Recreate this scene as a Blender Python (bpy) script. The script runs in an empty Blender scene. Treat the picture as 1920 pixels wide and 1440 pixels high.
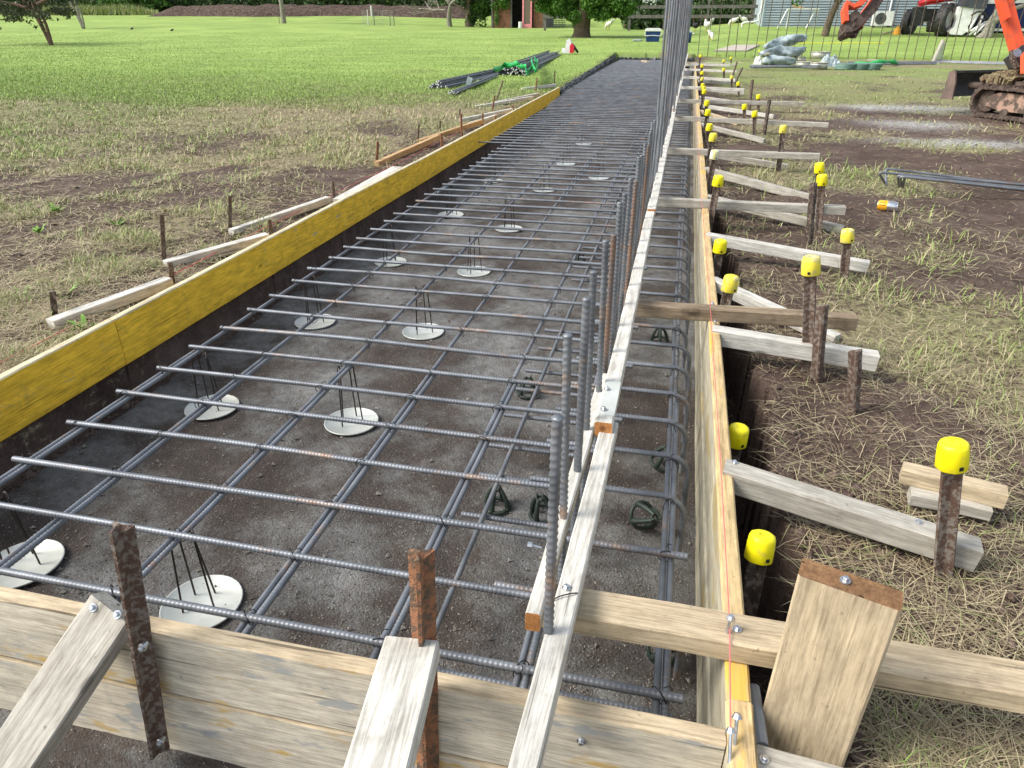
import bpy, math, random
import numpy as np
from mathutils import Vector, Matrix
random.seed(7); RNG = np.random.default_rng(11)
scn = bpy.context.scene
COL = scn.collection
R = math.radians

# ------------------------------------------------------------------ camera
CAMH = 1.115
AX = np.array([0.97468626, 0.10302772, -0.19842375])
AY = np.array([0.22357704, -0.44915031, 0.86503023])
AZ = np.array([0.0, -0.88749608, -0.46081527])
# columns in camera-pixel space (right, down, forward) of world X, Y, Z
def ray(px, py):
    d = np.array([px-960.0, py-720.0, 1300.0])
    return np.array([d@AX, d@AY, d@AZ])
def U(px, py, z=0.0):
    w = ray(px, py); t = (z-CAMH)/w[2]; return Vector((w[0]*t, w[1]*t, z))
def D(px, py, y):
    w = ray(px, py); t = y/w[1]; return Vector((w[0]*t, y, CAMH+w[2]*t))
def PXp(px, py, x):
    w = ray(px, py); t = x/w[0]; return Vector((x, w[1]*t, CAMH+w[2]*t))
def Wd(px, py, dep):
    w = ray(px, py)*dep/1300.0; return Vector((w[0], w[1], w[2]+CAMH))
cam_d = bpy.data.cameras.new('camera'); cam = bpy.data.objects.new('camera', cam_d); COL.objects.link(cam)
right = Vector((AX[0], AY[0], AZ[0])); down = Vector((AX[1], AY[1], AZ[1])); fwd = Vector((AX[2], AY[2], AZ[2]))
M = Matrix((right, -down, -fwd)).transposed().to_4x4(); M.translation = Vector((0, 0, CAMH))
cam.matrix_world = M
cam_d.sensor_width = 36; cam_d.lens = 36*1300/1920; cam_d.clip_start = .02; cam_d.clip_end = 2000
scn.camera = cam

# ------------------------------------------------------------------ materials
def nodes(name):
    m = bpy.data.materials.new(name); m.use_nodes = True
    nt = m.node_tree; b = nt.nodes['Principled BSDF']; return m, nt, b
def N(nt, t, **kw):
    n = nt.nodes.new(t)
    for k, v in kw.items():
        if k in n.inputs: n.inputs[k].default_value = v
        else: setattr(n, k, v)
    return n
def L(nt, a, b): nt.links.new(a, b)
def ramp(nt, src, stops):
    r = nt.nodes.new('ShaderNodeValToRGB'); e = r.color_ramp.elements
    while len(e) < len(stops): e.new(.5)
    for i, (p, c) in enumerate(stops):
        e[i].position = p; e[i].color = (*c, 1) if len(c) == 3 else c
    L(nt, src, r.inputs[0]); return r.outputs[0]
def mix(nt, f, a, b, mode='MIX'):
    n = nt.nodes.new('ShaderNodeMix'); n.data_type = 'RGBA'; n.blend_type = mode
    for s, v in ((0, f), (6, a), (7, b)):
        if hasattr(v, 'default_value') or hasattr(v, 'is_linked'): L(nt, v, n.inputs[s])
        elif s == 0: n.inputs[0].default_value = v
        else: n.inputs[s].default_value = (*v, 1) if len(v) == 3 else v
    return n.outputs[2]
def coords(nt, scale, rnd=True, kind='Object'):
    tc = nt.nodes.new('ShaderNodeTexCoord'); mp = nt.nodes.new('ShaderNodeMapping')
    mp.inputs['Scale'].default_value = scale; L(nt, tc.outputs[kind], mp.inputs[0])
    if rnd:
        oi = nt.nodes.new('ShaderNodeObjectInfo'); mu = nt.nodes.new('ShaderNodeMath'); mu.operation = 'MULTIPLY'; mu.inputs[1].default_value = 37
        L(nt, oi.outputs['Random'], mu.inputs[0]); L(nt, mu.outputs[0], mp.inputs['Location'])
    return mp.outputs[0]
def noise(nt, vec, scale, detail=4, rough=.55, dist=0, out='Fac'):
    n = N(nt, 'ShaderNodeTexNoise'); n.inputs['Scale'].default_value = scale; n.inputs['Detail'].default_value = detail
    n.inputs['Roughness'].default_value = rough; n.inputs['Distortion'].default_value = dist
    if vec is not None: L(nt, vec, n.inputs[0])
    return n.outputs[out]
def bump(nt, h, b, strength=.3, dist=.01):
    n = N(nt, 'ShaderNodeBump'); n.inputs['Strength'].default_value = strength; n.inputs['Distance'].default_value = dist
    L(nt, h, n.inputs['Height']); L(nt, n.outputs[0], b.inputs['Normal'])

def wood(name, light, dark, stain=(.12, .08, .05), stain_amt=.55, rough=.8, seams=False, extra=None):
    m, nt, b = nodes(name)
    v = coords(nt, (1.5, 22, 22)); vs = coords(nt, (1, 1, 1))
    g = noise(nt, v, 2.2, 9, .74, .35)
    fine = noise(nt, coords(nt, (7, 160, 160)), 1.3, 3, .6)
    col = ramp(nt, g, [(.3, dark), (.5, tuple((a+c)/2 for a, c in zip(light, dark))), (.68, light)])
    s = ramp(nt, noise(nt, vs, 6, 5, .65), [(stain_amt, (0, 0, 0)), (stain_amt+.16, (1, 1, 1))])
    col = mix(nt, s, col, stain)
    # thin drying cracks that follow the grain
    ck = ramp(nt, noise(nt, coords(nt, (1.1, 45, 45)), 1.5, 2, .4, .2), [(.27, (1, 1, 1)), (.30, (0, 0, 0))])
    col = mix(nt, ck, col, tuple(c*.42 for c in dark))
    spk = ramp(nt, noise(nt, vs, 55, 3, .6), [(.69, (0, 0, 0)), (.76, (.7, .7, .7))])
    col = mix(nt, spk, col, tuple(c*.5 for c in dark))
    bl = ramp(nt, noise(nt, coords(nt, (1, 2.5, 2.5)), 11, 5, .7), [(.38, (.84, .83, .82)), (.6, (1.1, 1.09, 1.08))])
    col = mix(nt, 1, col, bl, 'MULTIPLY')
    g2 = ramp(nt, noise(nt, coords(nt, (5, 110, 110)), 1.8, 6, .75), [(.40, (.66, .63, .60)), (.52, (1, 1, 1)), (.62, (1.12, 1.1, 1.08))])
    col = mix(nt, .8, col, g2, 'MULTIPLY')
    vk = N(nt, 'ShaderNodeTexVoronoi'); vk.inputs['Scale'].default_value = 1.0; L(nt, coords(nt, (5, 13, 13)), vk.inputs[0])
    ks = N(nt, 'ShaderNodeSeparateColor'); L(nt, vk.outputs['Color'], ks.inputs[0])
    kk = mix(nt, 1, ramp(nt, vk.outputs['Distance'], [(.07, (1, 1, 1)), (.13, (.25, .25, .25)), (.2, (0, 0, 0))]), ramp(nt, ks.outputs[0], [(.84, (0, 0, 0)), (.86, (.9, .9, .9))]), 'MULTIPLY')
    col = mix(nt, kk, col, tuple(c*.38 for c in dark))
    if extra: col = extra(nt, col)
    L(nt, col, b.inputs['Base Color']); b.inputs['Roughness'].default_value = rough
    b.inputs['Specular IOR Level'].default_value = .25
    bump(nt, fine, b, .5, .0015)
    return m
def kn(nt, col, sc, c, p=.62):
    s = ramp(nt, noise(nt, coords(nt, (1, 3, 3)), sc, 4, .6), [(p, (0, 0, 0)), (p+.07, (1, 1, 1))]); return mix(nt, s, col, c)
W = {}
W['grey'] = wood('weathered_timber', (.52, .50, .44), (.34, .32, .27), (.24, .21, .17), .59)
W['pale'] = wood('pale_timber', (.66, .65, .60), (.46, .45, .40), (.33, .31, .26), .59)
W['brown'] = wood('brown_timber', (.36, .29, .20), (.17, .125, .08), (.09, .065, .045), .56)
W['tan'] = wood('tan_timber', (.60, .50, .34), (.40, .32, .21), (.27, .21, .15), .6)
W['orange'] = wood('fresh_orange_timber', (.55, .38, .20), (.40, .25, .12), (.33, .25, .17), .62)
W['rawend'] = wood('raw_sawn_end', (.50, .24, .09), (.38, .16, .05), (.3, .12, .05), .7)
W['ply'] = wood('stained_form_board', (.70, .64, .51), (.52, .475, .385), (.38, .36, .32), .60,
                extra=lambda nt, c: kn(nt, kn(nt, c, 4.5, (.55, .38, .14), .57), 7, (.36, .36, .34), .58))
W['formside'] = wood('form_side_board', (.58, .54, .41), (.38, .35, .26), (.30, .24, .16), .57,
                extra=lambda nt, c: kn(nt, c, 3.2, (.40, .32, .16), .56))
W['formtop'] = wood('yellow_stained_edge', (.68, .52, .27), (.52, .38, .20), (.40, .33, .25), .6,
                extra=lambda nt, c: kn(nt, c, 4, (.66, .42, .09), .56))
W['yellow'] = wood('yellow_painted_board', (.92, .60, .05), (.78, .47, .04), (.46, .31, .06), .60,
                extra=lambda nt, c: kn(nt, c, 6, (.34, .33, .27), .67))
W['yedge'] = wood('pale_board_edge', (.68, .62, .44), (.50, .44, .28), (.45, .36, .2), .62)
W['rough'] = wood('rough_sawn_top', (.30, .17, .08), (.12, .06, .03), (.4, .25, .12), .6)

def simple(name, col, rough=.6, metal=0, var=.25, sc=12, bumpy=0, spec=.4, col2=None, lo=.4, hi=.65):
    m, nt, b = nodes(name)
    v = coords(nt, (1, 1, 1)); n = noise(nt, v, sc, 5, .6)
    c2 = col2 or tuple(c*(1-var) for c in col)
    L(nt, ramp(nt, n, [(lo, col), (hi, c2)]), b.inputs['Base Color'])
    b.inputs['Roughness'].default_value = rough; b.inputs['Metallic'].default_value = metal
    b.inputs['Specular IOR Level'].default_value = spec
    if bumpy: bump(nt, noise(nt, v, sc*4, 4), b, bumpy, .01)
    return m
def rebar_mat_():
    m, nt, b = nodes('ribbed_steel')
    v = coords(nt, (1, 1, 1))
    st = ramp(nt, noise(nt, v, 8, 4), [(.35, (.13, .14, .155)), (.65, (.23, .245, .265))])
    ru = ramp(nt, noise(nt, coords(nt, (2.2, 6, 6)), 1.7, 5, .7), [(.57, (0, 0, 0)), (.70, (1, 1, 1))])
    rc = ramp(nt, noise(nt, v, 60, 3), [(.4, (.26, .15, .09)), (.6, (.36, .27, .20))])
    L(nt, mix(nt, ru, st, rc), b.inputs['Base Color'])
    b.inputs['Metallic'].default_value = .4; b.inputs['Roughness'].default_value = .48
    bump(nt, noise(nt, v, 300, 2), b, .15, .001)
    return m
STEEL = rebar_mat_()
STEELR = simple('rusted_bar_steel', (.24, .15, .10), .6, .35, sc=9, col2=(.13, .13, .14))
RUST = simple('rusty_picket_steel', (.125, .075, .053), .75, .2, sc=80, bumpy=.6, col2=(.25, .215, .18), lo=.47, hi=.58)
RUST2 = simple('orange_rusted_picket', (.33, .15, .075), .8, .1, sc=60, bumpy=.7, col2=(.13, .09, .06), lo=.45, hi=.58)
RUSTD = simple('dark_tarred_picket', (.07, .052, .042), .6, .2, sc=50, bumpy=.4, col2=(.24, .19, .15), lo=.48, hi=.60)
CAPY = simple('yellow_plastic', (.85, .75, .005), .42, 0, sc=30, col2=(.62, .52, .06), lo=.58, hi=.75, spec=.45)
CAPM = simple('mud_splashed_yellow_plastic', (.83, .71, .01), .5, 0, sc=55, col2=(.30, .22, .12), lo=.60, hi=.66)
CAPD = simple('dusty_yellow_plastic', (.80, .68, .06), .6, 0, sc=22, col2=(.50, .44, .24), lo=.50, hi=.62)
CAPW = simple('faded_white_plastic', (.75, .74, .64), .6, 0, sc=26, col2=(.72, .66, .22), lo=.45, hi=.58)
BLACK = simple('black', (.012, .012, .012), .6)
DARKP = simple('dark_green_plastic', (.035, .05, .04), .5, sc=20)
PLATE = simple('galvanised_plate', (.62, .64, .60), .45, .25, sc=8, col2=(.50, .52, .47))
ZINC = simple('zinc_screw', (.62, .64, .66), .3, .9, sc=30)
WIRE = simple('dark_wire', (.06, .05, .045), .5, .6, sc=30)
TIE = simple('tie_wire', (.03, .03, .03), .5, .5)
PINK = simple('pink_string', (.85, .16, .18), .7)
ORANGE = simple('orange_paint', (.72, .10, .035), .5, .0, sc=7, col2=(.40, .09, .05), lo=.50, hi=.68)
MUD = simple('dried_mud', (.07, .052, .043), .95, sc=16, bumpy=1, col2=(.15, .115, .095), spec=.1)
TRKP = simple('muddy_salmon_paint', (.34, .22, .165), .8, sc=9, col2=(.09, .065, .05), lo=.46, hi=.54)
RUBBER = simple('black_rubber', (.02, .02, .022), .6, sc=8, col2=(.045, .042, .04))
BLADE = simple('worn_dark_steel', (.06, .065, .07), .5, .5, sc=8, col2=(.12, .11, .10))
WHITE = simple('white_plastic', (.80, .80, .78), .4, sc=5, col2=(.66, .66, .64))
NAVY = simple('navy_hull', (.008, .02, .10), .25, sc=3)
DGREY = simple('dark_grey_cowl', (.07, .075, .09), .35, sc=3)
RED = simple('red_paint', (.65, .02, .04), .35, sc=4)
COOLB = simple('blue_plastic', (.012, .05, .16), .45, sc=5)
FEATH = simple('white_feathers', (.78, .76, .70), .9, sc=14, spec=.1)
FEATHB = simple('black_feathers', (.015, .015, .018), .7, sc=14)
COMB = simple('red_comb', (.5, .02, .02), .6)
LEGY = simple('yellow_leg', (.55, .35, .06), .6)
GREENS = simple('green_strap', (.02, .42, .10), .5, sc=8, col2=(.02, .30, .08))
PLAST = simple('blue_grey_plastic_sheet', (.40, .47, .47), .35, sc=4, col2=(.17, .22, .23), lo=.42, hi=.58, spec=.5)
TIN = simple('dull_tin', (.45, .45, .36), .4, .4, sc=4)
HOSE = simple('dull_green_hose', (.13, .22, .18), .6, sc=6)
DKFENCE = simple('dark_weathered_rail', (.10, .095, .085), .85, sc=5, col2=(.17, .16, .145))
CONC = simple('pale_concrete', (.46, .41, .34), .9, sc=4, bumpy=.3)
PINKP = simple('pink_paint', (.80, .28, .30), .5, sc=4)
CAN = simple('brushed_aluminium', (.75, .76, .78), .25, .9, sc=9)
CANO = simple('orange_can_print', (.85, .38, .02), .35, .2, sc=12, col2=(.80, .52, .06))
BARK = simple('grey_brown_bark', (.16, .125, .09), .95, sc=9, bumpy=1, col2=(.09, .07, .05), spec=.1)
BARKP = simple('pale_bark', (.32, .30, .25), .95, sc=12, bumpy=.6, col2=(.18, .165, .13), spec=.1)

# ------------------------------------------------------------------ mesh helpers
class MB:
    def __init__(s): s.v = []; s.f = []; s.m = []; s.n = 0
    def add(s, v, f, mi=0):
        v = np.asarray(v, float).reshape(-1, 3); s.v.append(v)
        s.f.extend([tuple(int(i)+s.n for i in q) for q in f]); s.m.extend([mi]*len(f)); s.n += len(v); return s
    def xf(s, mat):
        m = np.array(mat); s.v = [(a@m[:3, :3].T)+m[:3, 3] for a in s.v]; return s
    def mesh(s, name, mats, smooth=False):
        me = bpy.data.meshes.new(name); v = np.concatenate(s.v)
        me.from_pydata(v.tolist(), [], s.f)
        for m in (mats if isinstance(mats, (list, tuple)) else [mats]): me.materials.append(m)
        me.polygons.foreach_set('material_index', s.m)
        if smooth: me.polygons.foreach_set('use_smooth', [True]*len(s.f))
        me.update(); return me
def link(name, me, parent=None, loc=None):
    o = bpy.data.objects.new(name, me); COL.objects.link(o)
    if loc is not None: o.location = loc
    if parent is not None: o.parent = parent
    return o
def tag(o, label=None, cat=None, group=None, kind=None):
    if label: o['label'] = label
    if cat: o['category'] = cat
    if group: o['group'] = group
    if kind: o['kind'] = kind
    return o
def empty(name, loc, label, cat, group=None, rz=0):
    o = bpy.data.objects.new(name, None); COL.objects.link(o); o.location = loc; o.rotation_euler = (0, 0, rz)
    o.empty_display_size = .05
    return tag(o, label, cat, group)
def copytree(o, parent=None):
    c = o.copy(); COL.objects.link(c); c.parent = parent
    for ch in list(o.children): copytree(ch, c)
    return c
def frames(P):
    P = np.asarray(P, float); T = np.gradient(P, axis=0); T /= np.linalg.norm(T, axis=1)[:, None]+1e-12
    up = np.array([0, 0, 1.]) if abs(T[0, 2]) < .9 else np.array([1., 0, 0])
    a = np.cross(T[0], up); a /= np.linalg.norm(a); A = [a]
    for i in range(1, len(P)):
        a = A[-1]-T[i]*(A[-1]@T[i]); a /= np.linalg.norm(a)+1e-12; A.append(a)
    A = np.array(A); B = np.cross(T, A); return P, T, A, B
def tube(P, r, sides=8, rfun=None, mb=None, mi=0, cap=True):
    """swept tube with per-point radius; rfun(s, theta) scales it"""
    P, T, A, B = frames(P); n = len(P); th = np.arange(sides)*2*np.pi/sides
    r = np.broadcast_to(np.asarray(r, float), (n,))
    RR = np.repeat(r[:, None], sides, 1)
    if rfun is not None:
        s = np.concatenate([[0], np.cumsum(np.linalg.norm(np.diff(P, axis=0), axis=1))]); RR = RR*rfun(s[:, None], th[None, :])
    V = P[:, None, :]+RR[:, :, None]*(np.cos(th)[None, :, None]*A[:, None, :]+np.sin(th)[None, :, None]*B[:, None, :])
    i = np.arange(n-1)[:, None]*sides; j = np.arange(sides)[None, :]; j2 = (j+1) % sides
    F = np.stack([i+j, i+j2, i+sides+j2, i+sides+j], -1).reshape(-1, 4).tolist()
    if cap: F += [list(range(sides))[::-1], [(n-1)*sides+k for k in range(sides)]]
    mb = mb or MB(); mb.add(V.reshape(-1, 3), F, mi); return mb
def resample(P, ds):
    P = np.asarray(P, float); d = np.concatenate([[0], np.cumsum(np.linalg.norm(np.diff(P, axis=0), axis=1))])
    s = np.linspace(0, d[-1], max(2, int(d[-1]/ds)+1)); return np.stack([np.interp(s, d, P[:, k]) for k in range(3)], 1)
def ribf(pitch, amp=.13, tilt=.35):
    def f(s, th):
        ph = (s/pitch+tilt*np.abs(np.sin(th))) % 1.0
        rib = np.clip(1-np.abs(ph-.5)/.26, 0, 1)
        lon = np.exp(-(np.sin(th)/.25)**2)
        return 1-amp*.5+amp*np.maximum(rib*(1-lon*.8), lon*.9)
    return f
def rebar(P, r=.008, pitch=.0105, sides=10, q=4, amp=.17):
    return tube(resample(P, pitch/q), r, sides, ribf(pitch, amp))
def box(mb, c, s, mi=0, rot=None):
    x, y, z = (np.array(s)/2); v = np.array([[a, b, d] for a in (-x, x) for b in (-y, y) for d in (-z, z)])
    if rot is not None: v = v@np.array(rot.to_3x3()).T
    mb.add(v+np.array(c), [(0, 1, 3, 2), (4, 6, 7, 5), (0, 4, 5, 1), (2, 3, 7, 6), (0, 2, 6, 4), (1, 5, 7, 3)], mi); return mb
def cyl(mb, a, b, r, sides=12, mi=0, r2=None):
    a = np.array(a, float); b = np.array(b, float); return tube(np.array([a, b]), [r, r if r2 is None else r2], sides, mb=mb, mi=mi)
def extr(mb, poly, d0, d1, axis='y', mi=0):
    """extrude 2D polygon; poly in (x,z) for axis y, (x,y) for z, (y,z) for x"""
    n = len(poly)
    def p(q, d): return {'y': (q[0], d, q[1]), 'z': (q[0], q[1], d), 'x': (d, q[0], q[1])}[axis]
    v = [p(q, d0) for q in poly]+[p(q, d1) for q in poly]
    f = [tuple(range(n)), tuple(range(2*n-1, n-1, -1))]+[(i, i+n, (i+1) % n+n, (i+1) % n) for i in range(n)]
    mb.add(v, f, mi); return mb
def smooth_path(P, n=6):
    P = [np.array(p, float) for p in P]; Q = [2*P[0]-P[1]]+P+[2*P[-1]-P[-2]]; out = []
    for i in range(1, len(Q)-2):
        for t in np.linspace(0, 1, n, endpoint=False):
            a, b, c, d = Q[i-1:i+3]
            out.append(.5*((2*b)+(-a+c)*t+(2*a-5*b+4*c-d)*t*t+(-a+3*b-3*c+d)*t**3))
    out.append(P[-1]); return np.array(out)

def timber_mesh(Ln, w, h, mats, wob=.0015, ch=.003, seed=None, endmi=0, topmi=0, cut=(0, 0)):
    """timber along +X from 0..Ln, top face at z=0, centred in y. long edges chamfered"""
    rr = random.Random(seed if seed is not None else random.random())
    pr = [(-w/2, -h+ch), (-w/2+ch, -h), (w/2-ch, -h), (w/2, -h+ch), (w/2, -ch), (w/2-ch, 0), (-w/2+ch, 0), (-w/2, -ch)]
    ns = max(3, int(Ln/.12)); V = []; off = [0, 0]
    for i in range(ns+1):
        off = [off[0]*.8+rr.uniform(-wob, wob), off[1]*.8+rr.uniform(-wob, wob)]
        for (y, z) in pr:
            x = Ln*i/ns
            if i == 0: x += cut[0]*y+rr.uniform(-.001, .001)
            if i == ns: x += cut[1]*y+rr.uniform(-.001, .001)
            V.append((x, y+off[0]+rr.uniform(-.0006, .0006), z+off[1]*.6+rr.uniform(-.0005, .0005)))
    mb = MB(); F = []; Mi = []
    for i in range(ns):
        for j in range(8):
            F.append((i*8+j, (i+1)*8+j, (i+1)*8+(j+1) % 8, i*8+(j+1) % 8)); Mi.append(topmi if j in (4, 5, 6) else 0)
    F += [tuple(range(8)), tuple(ns*8+k for k in range(7, -1, -1))]; Mi += [endmi, endmi]
    mb.add(V, F); mb.m = Mi
    return mb.mesh('timber', mats)
def place(o, A, B, roll=0):
    A = Vector(A); B = Vector(B); x = (B-A).normalized(); z = Vector((0, 0, 1)); y = z.cross(x).normalized(); z = x.cross(y)
    m = Matrix((x, y, z)).transposed().to_4x4() @ Matrix.Rotation(roll, 4, 'X'); m.translation = A; o.matrix_world = m; return o
SCREW = None
def screw_mesh():
    global SCREW
    if SCREW is None:
        mb = MB(); tube([(0, 0, -.012), (0, 0, .0), (0, 0, .0018)], [.0035, .0085, .008], 14, mb=mb)
        tube([(0, 0, .0018), (0, 0, .0065), (0, 0, .0072)], [.005, .005, .004], 6, mb=mb); SCREW = mb.mesh('screw', ZINC)
    return SCREW
def screw(parent, world, nrm=(0, 0, 1), up=0.001, name='screw'):
    """screw head at a world point as part of parent"""
    o = link(name, screw_mesh()); n = Vector(nrm).normalized()
    q = Vector((0, 0, 1)).rotation_difference(n)
    bpy_m = q.to_matrix().to_4x4(); bpy_m.translation = Vector(world)+n*up
    o.parent = parent; o.matrix_parent_inverse = Matrix(); o.matrix_basis = parent.matrix_basis.inverted() @ bpy_m
    return o
def timber(A, B, w, h, mat, label=None, cat='timber', group=None, name='timber_brace', parent=None, roll=0, seed=None, endmat=None, **kw):
    A = Vector(A); B = Vector(B)
    o = link(name, timber_mesh((B-A).length, w, h, [mat, endmat or mat], endmi=1 if endmat else 0, seed=seed, **kw)); place(o, A, B, roll)
    if parent is not None: o.parent = parent
    if label: tag(o, label, cat, group)
    return o
def pw(name, me, parent, mats=None, smooth=False, label=None):
    """child whose mesh is written in world coordinates"""
    if isinstance(me, MB): me = me.mesh(name, mats, smooth)
    o = link(name, me); o.parent = parent; o.matrix_basis = parent.matrix_basis.inverted()
    if label: o['label'] = label
    return o
def child_timber(parent, name, A, B, w, h, mat, roll=0, **kw):
    o = timber(A, B, w, h, mat, name=name, roll=roll, **kw); m = o.matrix_basis.copy()
    o.parent = parent; o.matrix_basis = parent.matrix_basis.inverted() @ m; return o

# ------------------------------------------------------------------ value noise
_T = RNG.random((256, 256))
def vn(x, y):
    xi = np.floor(x).astype(int); yi = np.floor(y).astype(int); fx = x-xi; fy = y-yi
    fx = fx*fx*(3-2*fx); fy = fy*fy*(3-2*fy)
    a = _T[xi & 255, yi & 255]; b = _T[(xi+1) & 255, yi & 255]; c = _T[xi & 255, (yi+1) & 255]; d = _T[(xi+1) & 255, (yi+1) & 255]
    return (a*(1-fx)+b*fx)*(1-fy)+(c*(1-fx)+d*fx)*fy
def fbm(x, y, o=4):
    s = 0; a = .5; t = 0
    for k in range(o): s = s+a*vn(x*2**k+17.3*k, y*2**k+5.1*k); t += a; a *= .55
    return s/t
def ss(a, b, x): t = np.clip((x-a)/(b-a), 0, 1); return t*t*(3-2*t)

PL = np.array([[-50, 0], [14, 0], [20, .07], [27, .2], [33, .42], [38, .54], [46, .76], [55, .95], [62, 1.5], [75, 1.8], [120, 3], [400, 8]])
PR = np.array([[-50, 0], [14, 0], [27, .09], [28.2, .14], [32, .38], [36, .62], [42, 1.0], [60, 1.6], [120, 3], [400, 8]])
def base_z(x, y):
    l = np.interp(y, PL[:, 0], PL[:, 1]); r = np.interp(y, PR[:, 0], PR[:, 1]); t = ss(-3, 4, x)
    # far-left lawn crest
    return l*(1-t)+r*t+.30*ss(34, 50, y)*ss(-12, -26, x)
XL = lambda y: np.interp(y, [0, 1.5, 13.6, 27], [-2.03, -2.05, -2.226, -2.50])
Y0, Y1 = .735, 27.6
XR = lambda y: np.interp(y, [0, .7, 1.5, 3, 5, 9, 14, 30], [.52, .46, .385, .35, .31, .28, .265, .26])
FLOOR = -.275
def ground_z(x, y, micro=True):
    x = np.asarray(x, float); y = np.asarray(y, float)
    z = base_z(x, y)
    far = ss(12, 20, y)
    if micro:
        z = z+(fbm(x*.9, y*.9, 3)-.5)*.07*(1-far*.6)+(fbm(x*7+40, y*7, 3)-.5)*.035*(1-far)
    z = z-.02*(x > .2)*(1-far)
    # clods banked up along the outside of the left board, lowered strip of mud
    e = (fbm(x*3+9, y*3+4, 3)-.5)
    n1 = e*.10; n2 = (fbm(x*.0+y*2.4+70, y*1.1, 3)-.5)*.16+(fbm(x*14+70, y*14, 3)-.5)*.09
    inl = x > XL(y)+n1*.5-.02; inr = x < XR(y)+n2
    tr = inl & inr & (y > Y0-.0) & (y < Y1+n1)
    fl = FLOOR+(fbm(x*3, y*3, 3)-.5)*.03+(fbm(x*22, y*22, 3)-.5)*.012
    fl = np.where(x > .21, -.46+(fbm(x*9, y*9, 2)-.5)*.08, fl)
    fl = fl+.02*ss(-1.85, -2.02, x)*1.5
    z = np.where(tr, fl, z)
    # cut along the back for the next footing
    bt = (y > 26.75) & (y < 27.75+n1) & (x > .2) & (x < 13)
    z = np.where(bt, -.12+(e*.05), z)
    # hollow outside the end board
    out = (y <= Y0) & (y > -.9) & (x > -3.6) & (x < .34+n2*.5)
    z = np.where(out, -.31+(fbm(x*5, y*5, 3)-.5)*.10+(fbm(x*25, y*25, 3)-.5)*.02, z)
    return z
def gz(x, y): return float(ground_z(np.array([x]), np.array([y]))[0])
def G(px, py):
    """ground point seen at a photo pixel"""
    w = ray(px, py); w = w/np.linalg.norm(w); t = 1.0; prev = t
    while t < 300:
        z = CAMH+w[2]*t
        if z < base_z(np.array(w[0]*t), np.array(w[1]*t)): break
        prev = t; t *= 1.01
    a, b = prev, t
    for _ in range(30):
        m = (a+b)/2
        if CAMH+w[2]*m < base_z(np.array(w[0]*m), np.array(w[1]*m)): b = m
        else: a = m
    return Vector((w[0]*b, w[1]*b, CAMH+w[2]*b))

# vegetation masks (1 = grass cover)
def veg(x, y):
    n = fbm(x*1.1+3, y*1.1+8, 4); m = fbm(x*.35+50, y*.35, 3)
    left = x < -1.9
    # bare muddy patches near the work, full cover further off
    d_l = ss(5.5, 12, y+(-x-2)*.55)
    c_l = np.clip(.57+.36*d_l+(n-.5)*(2.3-1.5*d_l)+(m-.5)*1.2*(1-d_l)+.6*ss(11, 16, y-(x+2)*.3), 0, 1)
    c_l = c_l*(.35+.65*ss(-2.15, -3.0, x+.4*(n-.5)))
    d_r = ss(9, 20, y)
    c_r = np.clip(.37+.46*d_r+(n-.5)*(2.2-.9*d_r)+(m-.5)*1.0*(1-d_r), 0, 1)*(.4+.6*ss(.35, 1.0, x+.5*(n-.5)))
    c_r = c_r*(1-.75*np.exp(-((x-.62)/.45)**2-((y-2.0)/.9)**2))
    # wheel-worn muddy ground by the excavator
    c_r = c_r*(1-.45*np.exp(-((x-3.9)/1.1)**2-((y-10.2)/1.2)**2))+.12*ss(3, 6, y)
    return np.where(left | (y > 27.5), np.where(y > 27.5, 1, c_l), c_r)
def green(x, y):
    n = fbm(x*.6+90, y*.6+30, 3)
    gl = np.clip(.24+(n-.5)*1.2+.9*ss(9.5, 18, y-(x+2)*.45), 0, 1)
    gr = np.clip(.12+(n-.5)*1.1+.22*ss(8, 18, y), 0, .6)
    return np.where(y > 27.7, 1, np.where(x < -1, gl, gr))

def axis(lo, hi, segs):
    """segs: (start, end, step) fine zones; grows outside"""
    pts = []
    for a, b, s in segs: pts += list(np.arange(a, b, s))
    pts.append(segs[-1][1])
    s = segs[0][2]; p = segs[0][0]
    while p > lo: s *= 1.12; p -= s; pts.append(p)
    s = segs[-1][2]; p = segs[-1][1]
    while p < hi: s *= 1.12; p += s; pts.append(p)
    return np.unique(np.round(np.array(pts), 4))
gx = axis(-260, 260, [(-7.5, -2.75, .05), (-2.75, -1.9, .012), (-1.9, .2, .03), (.2, .62, .011), (.62, 4.0, .04)])
gy = axis(-20, 420, [(-1.2, .70, .03), (.70, .76, .01), (.76, 9, .035), (9, 26.6, .09), (26.6, 28.2, .03), (28.2, 45, .25)])
GX, GY = np.meshgrid(gx, gy)
GZ = ground_z(GX, GY)
nx, ny = len(gx), len(gy)
me = bpy.data.meshes.new('ground')
me.vertices.add(nx*ny); me.vertices.foreach_set('co', np.stack([GX, GY, GZ], -1).ravel())
ii = (np.arange(ny-1)[:, None]*nx+np.arange(nx-1)[None, :]).ravel()
q = np.stack([ii, ii+1, ii+nx+1, ii+nx], -1)
me.loops.add(q.size); me.loops.foreach_set('vertex_index', q.ravel())
me.polygons.add(len(q)); me.polygons.foreach_set('loop_start', np.arange(0, q.size, 4)); me.polygons.foreach_set('loop_total', np.full(len(q), 4))
me.polygons.foreach_set('use_smooth', np.ones(len(q), bool))
me.update(); me.validate()
for nm, arr in (('veg', veg(GX, GY)), ('green', green(GX, GY))):
    a = me.attributes.new(nm, 'FLOAT', 'POINT'); a.data.foreach_set('value', arr.ravel().astype(np.float32))
def in_trench(x, y): return ((x > XL(y)-.05) & (x < .21) & (y > Y0-.03) & (y < Y1+.1)).astype(float)
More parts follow.
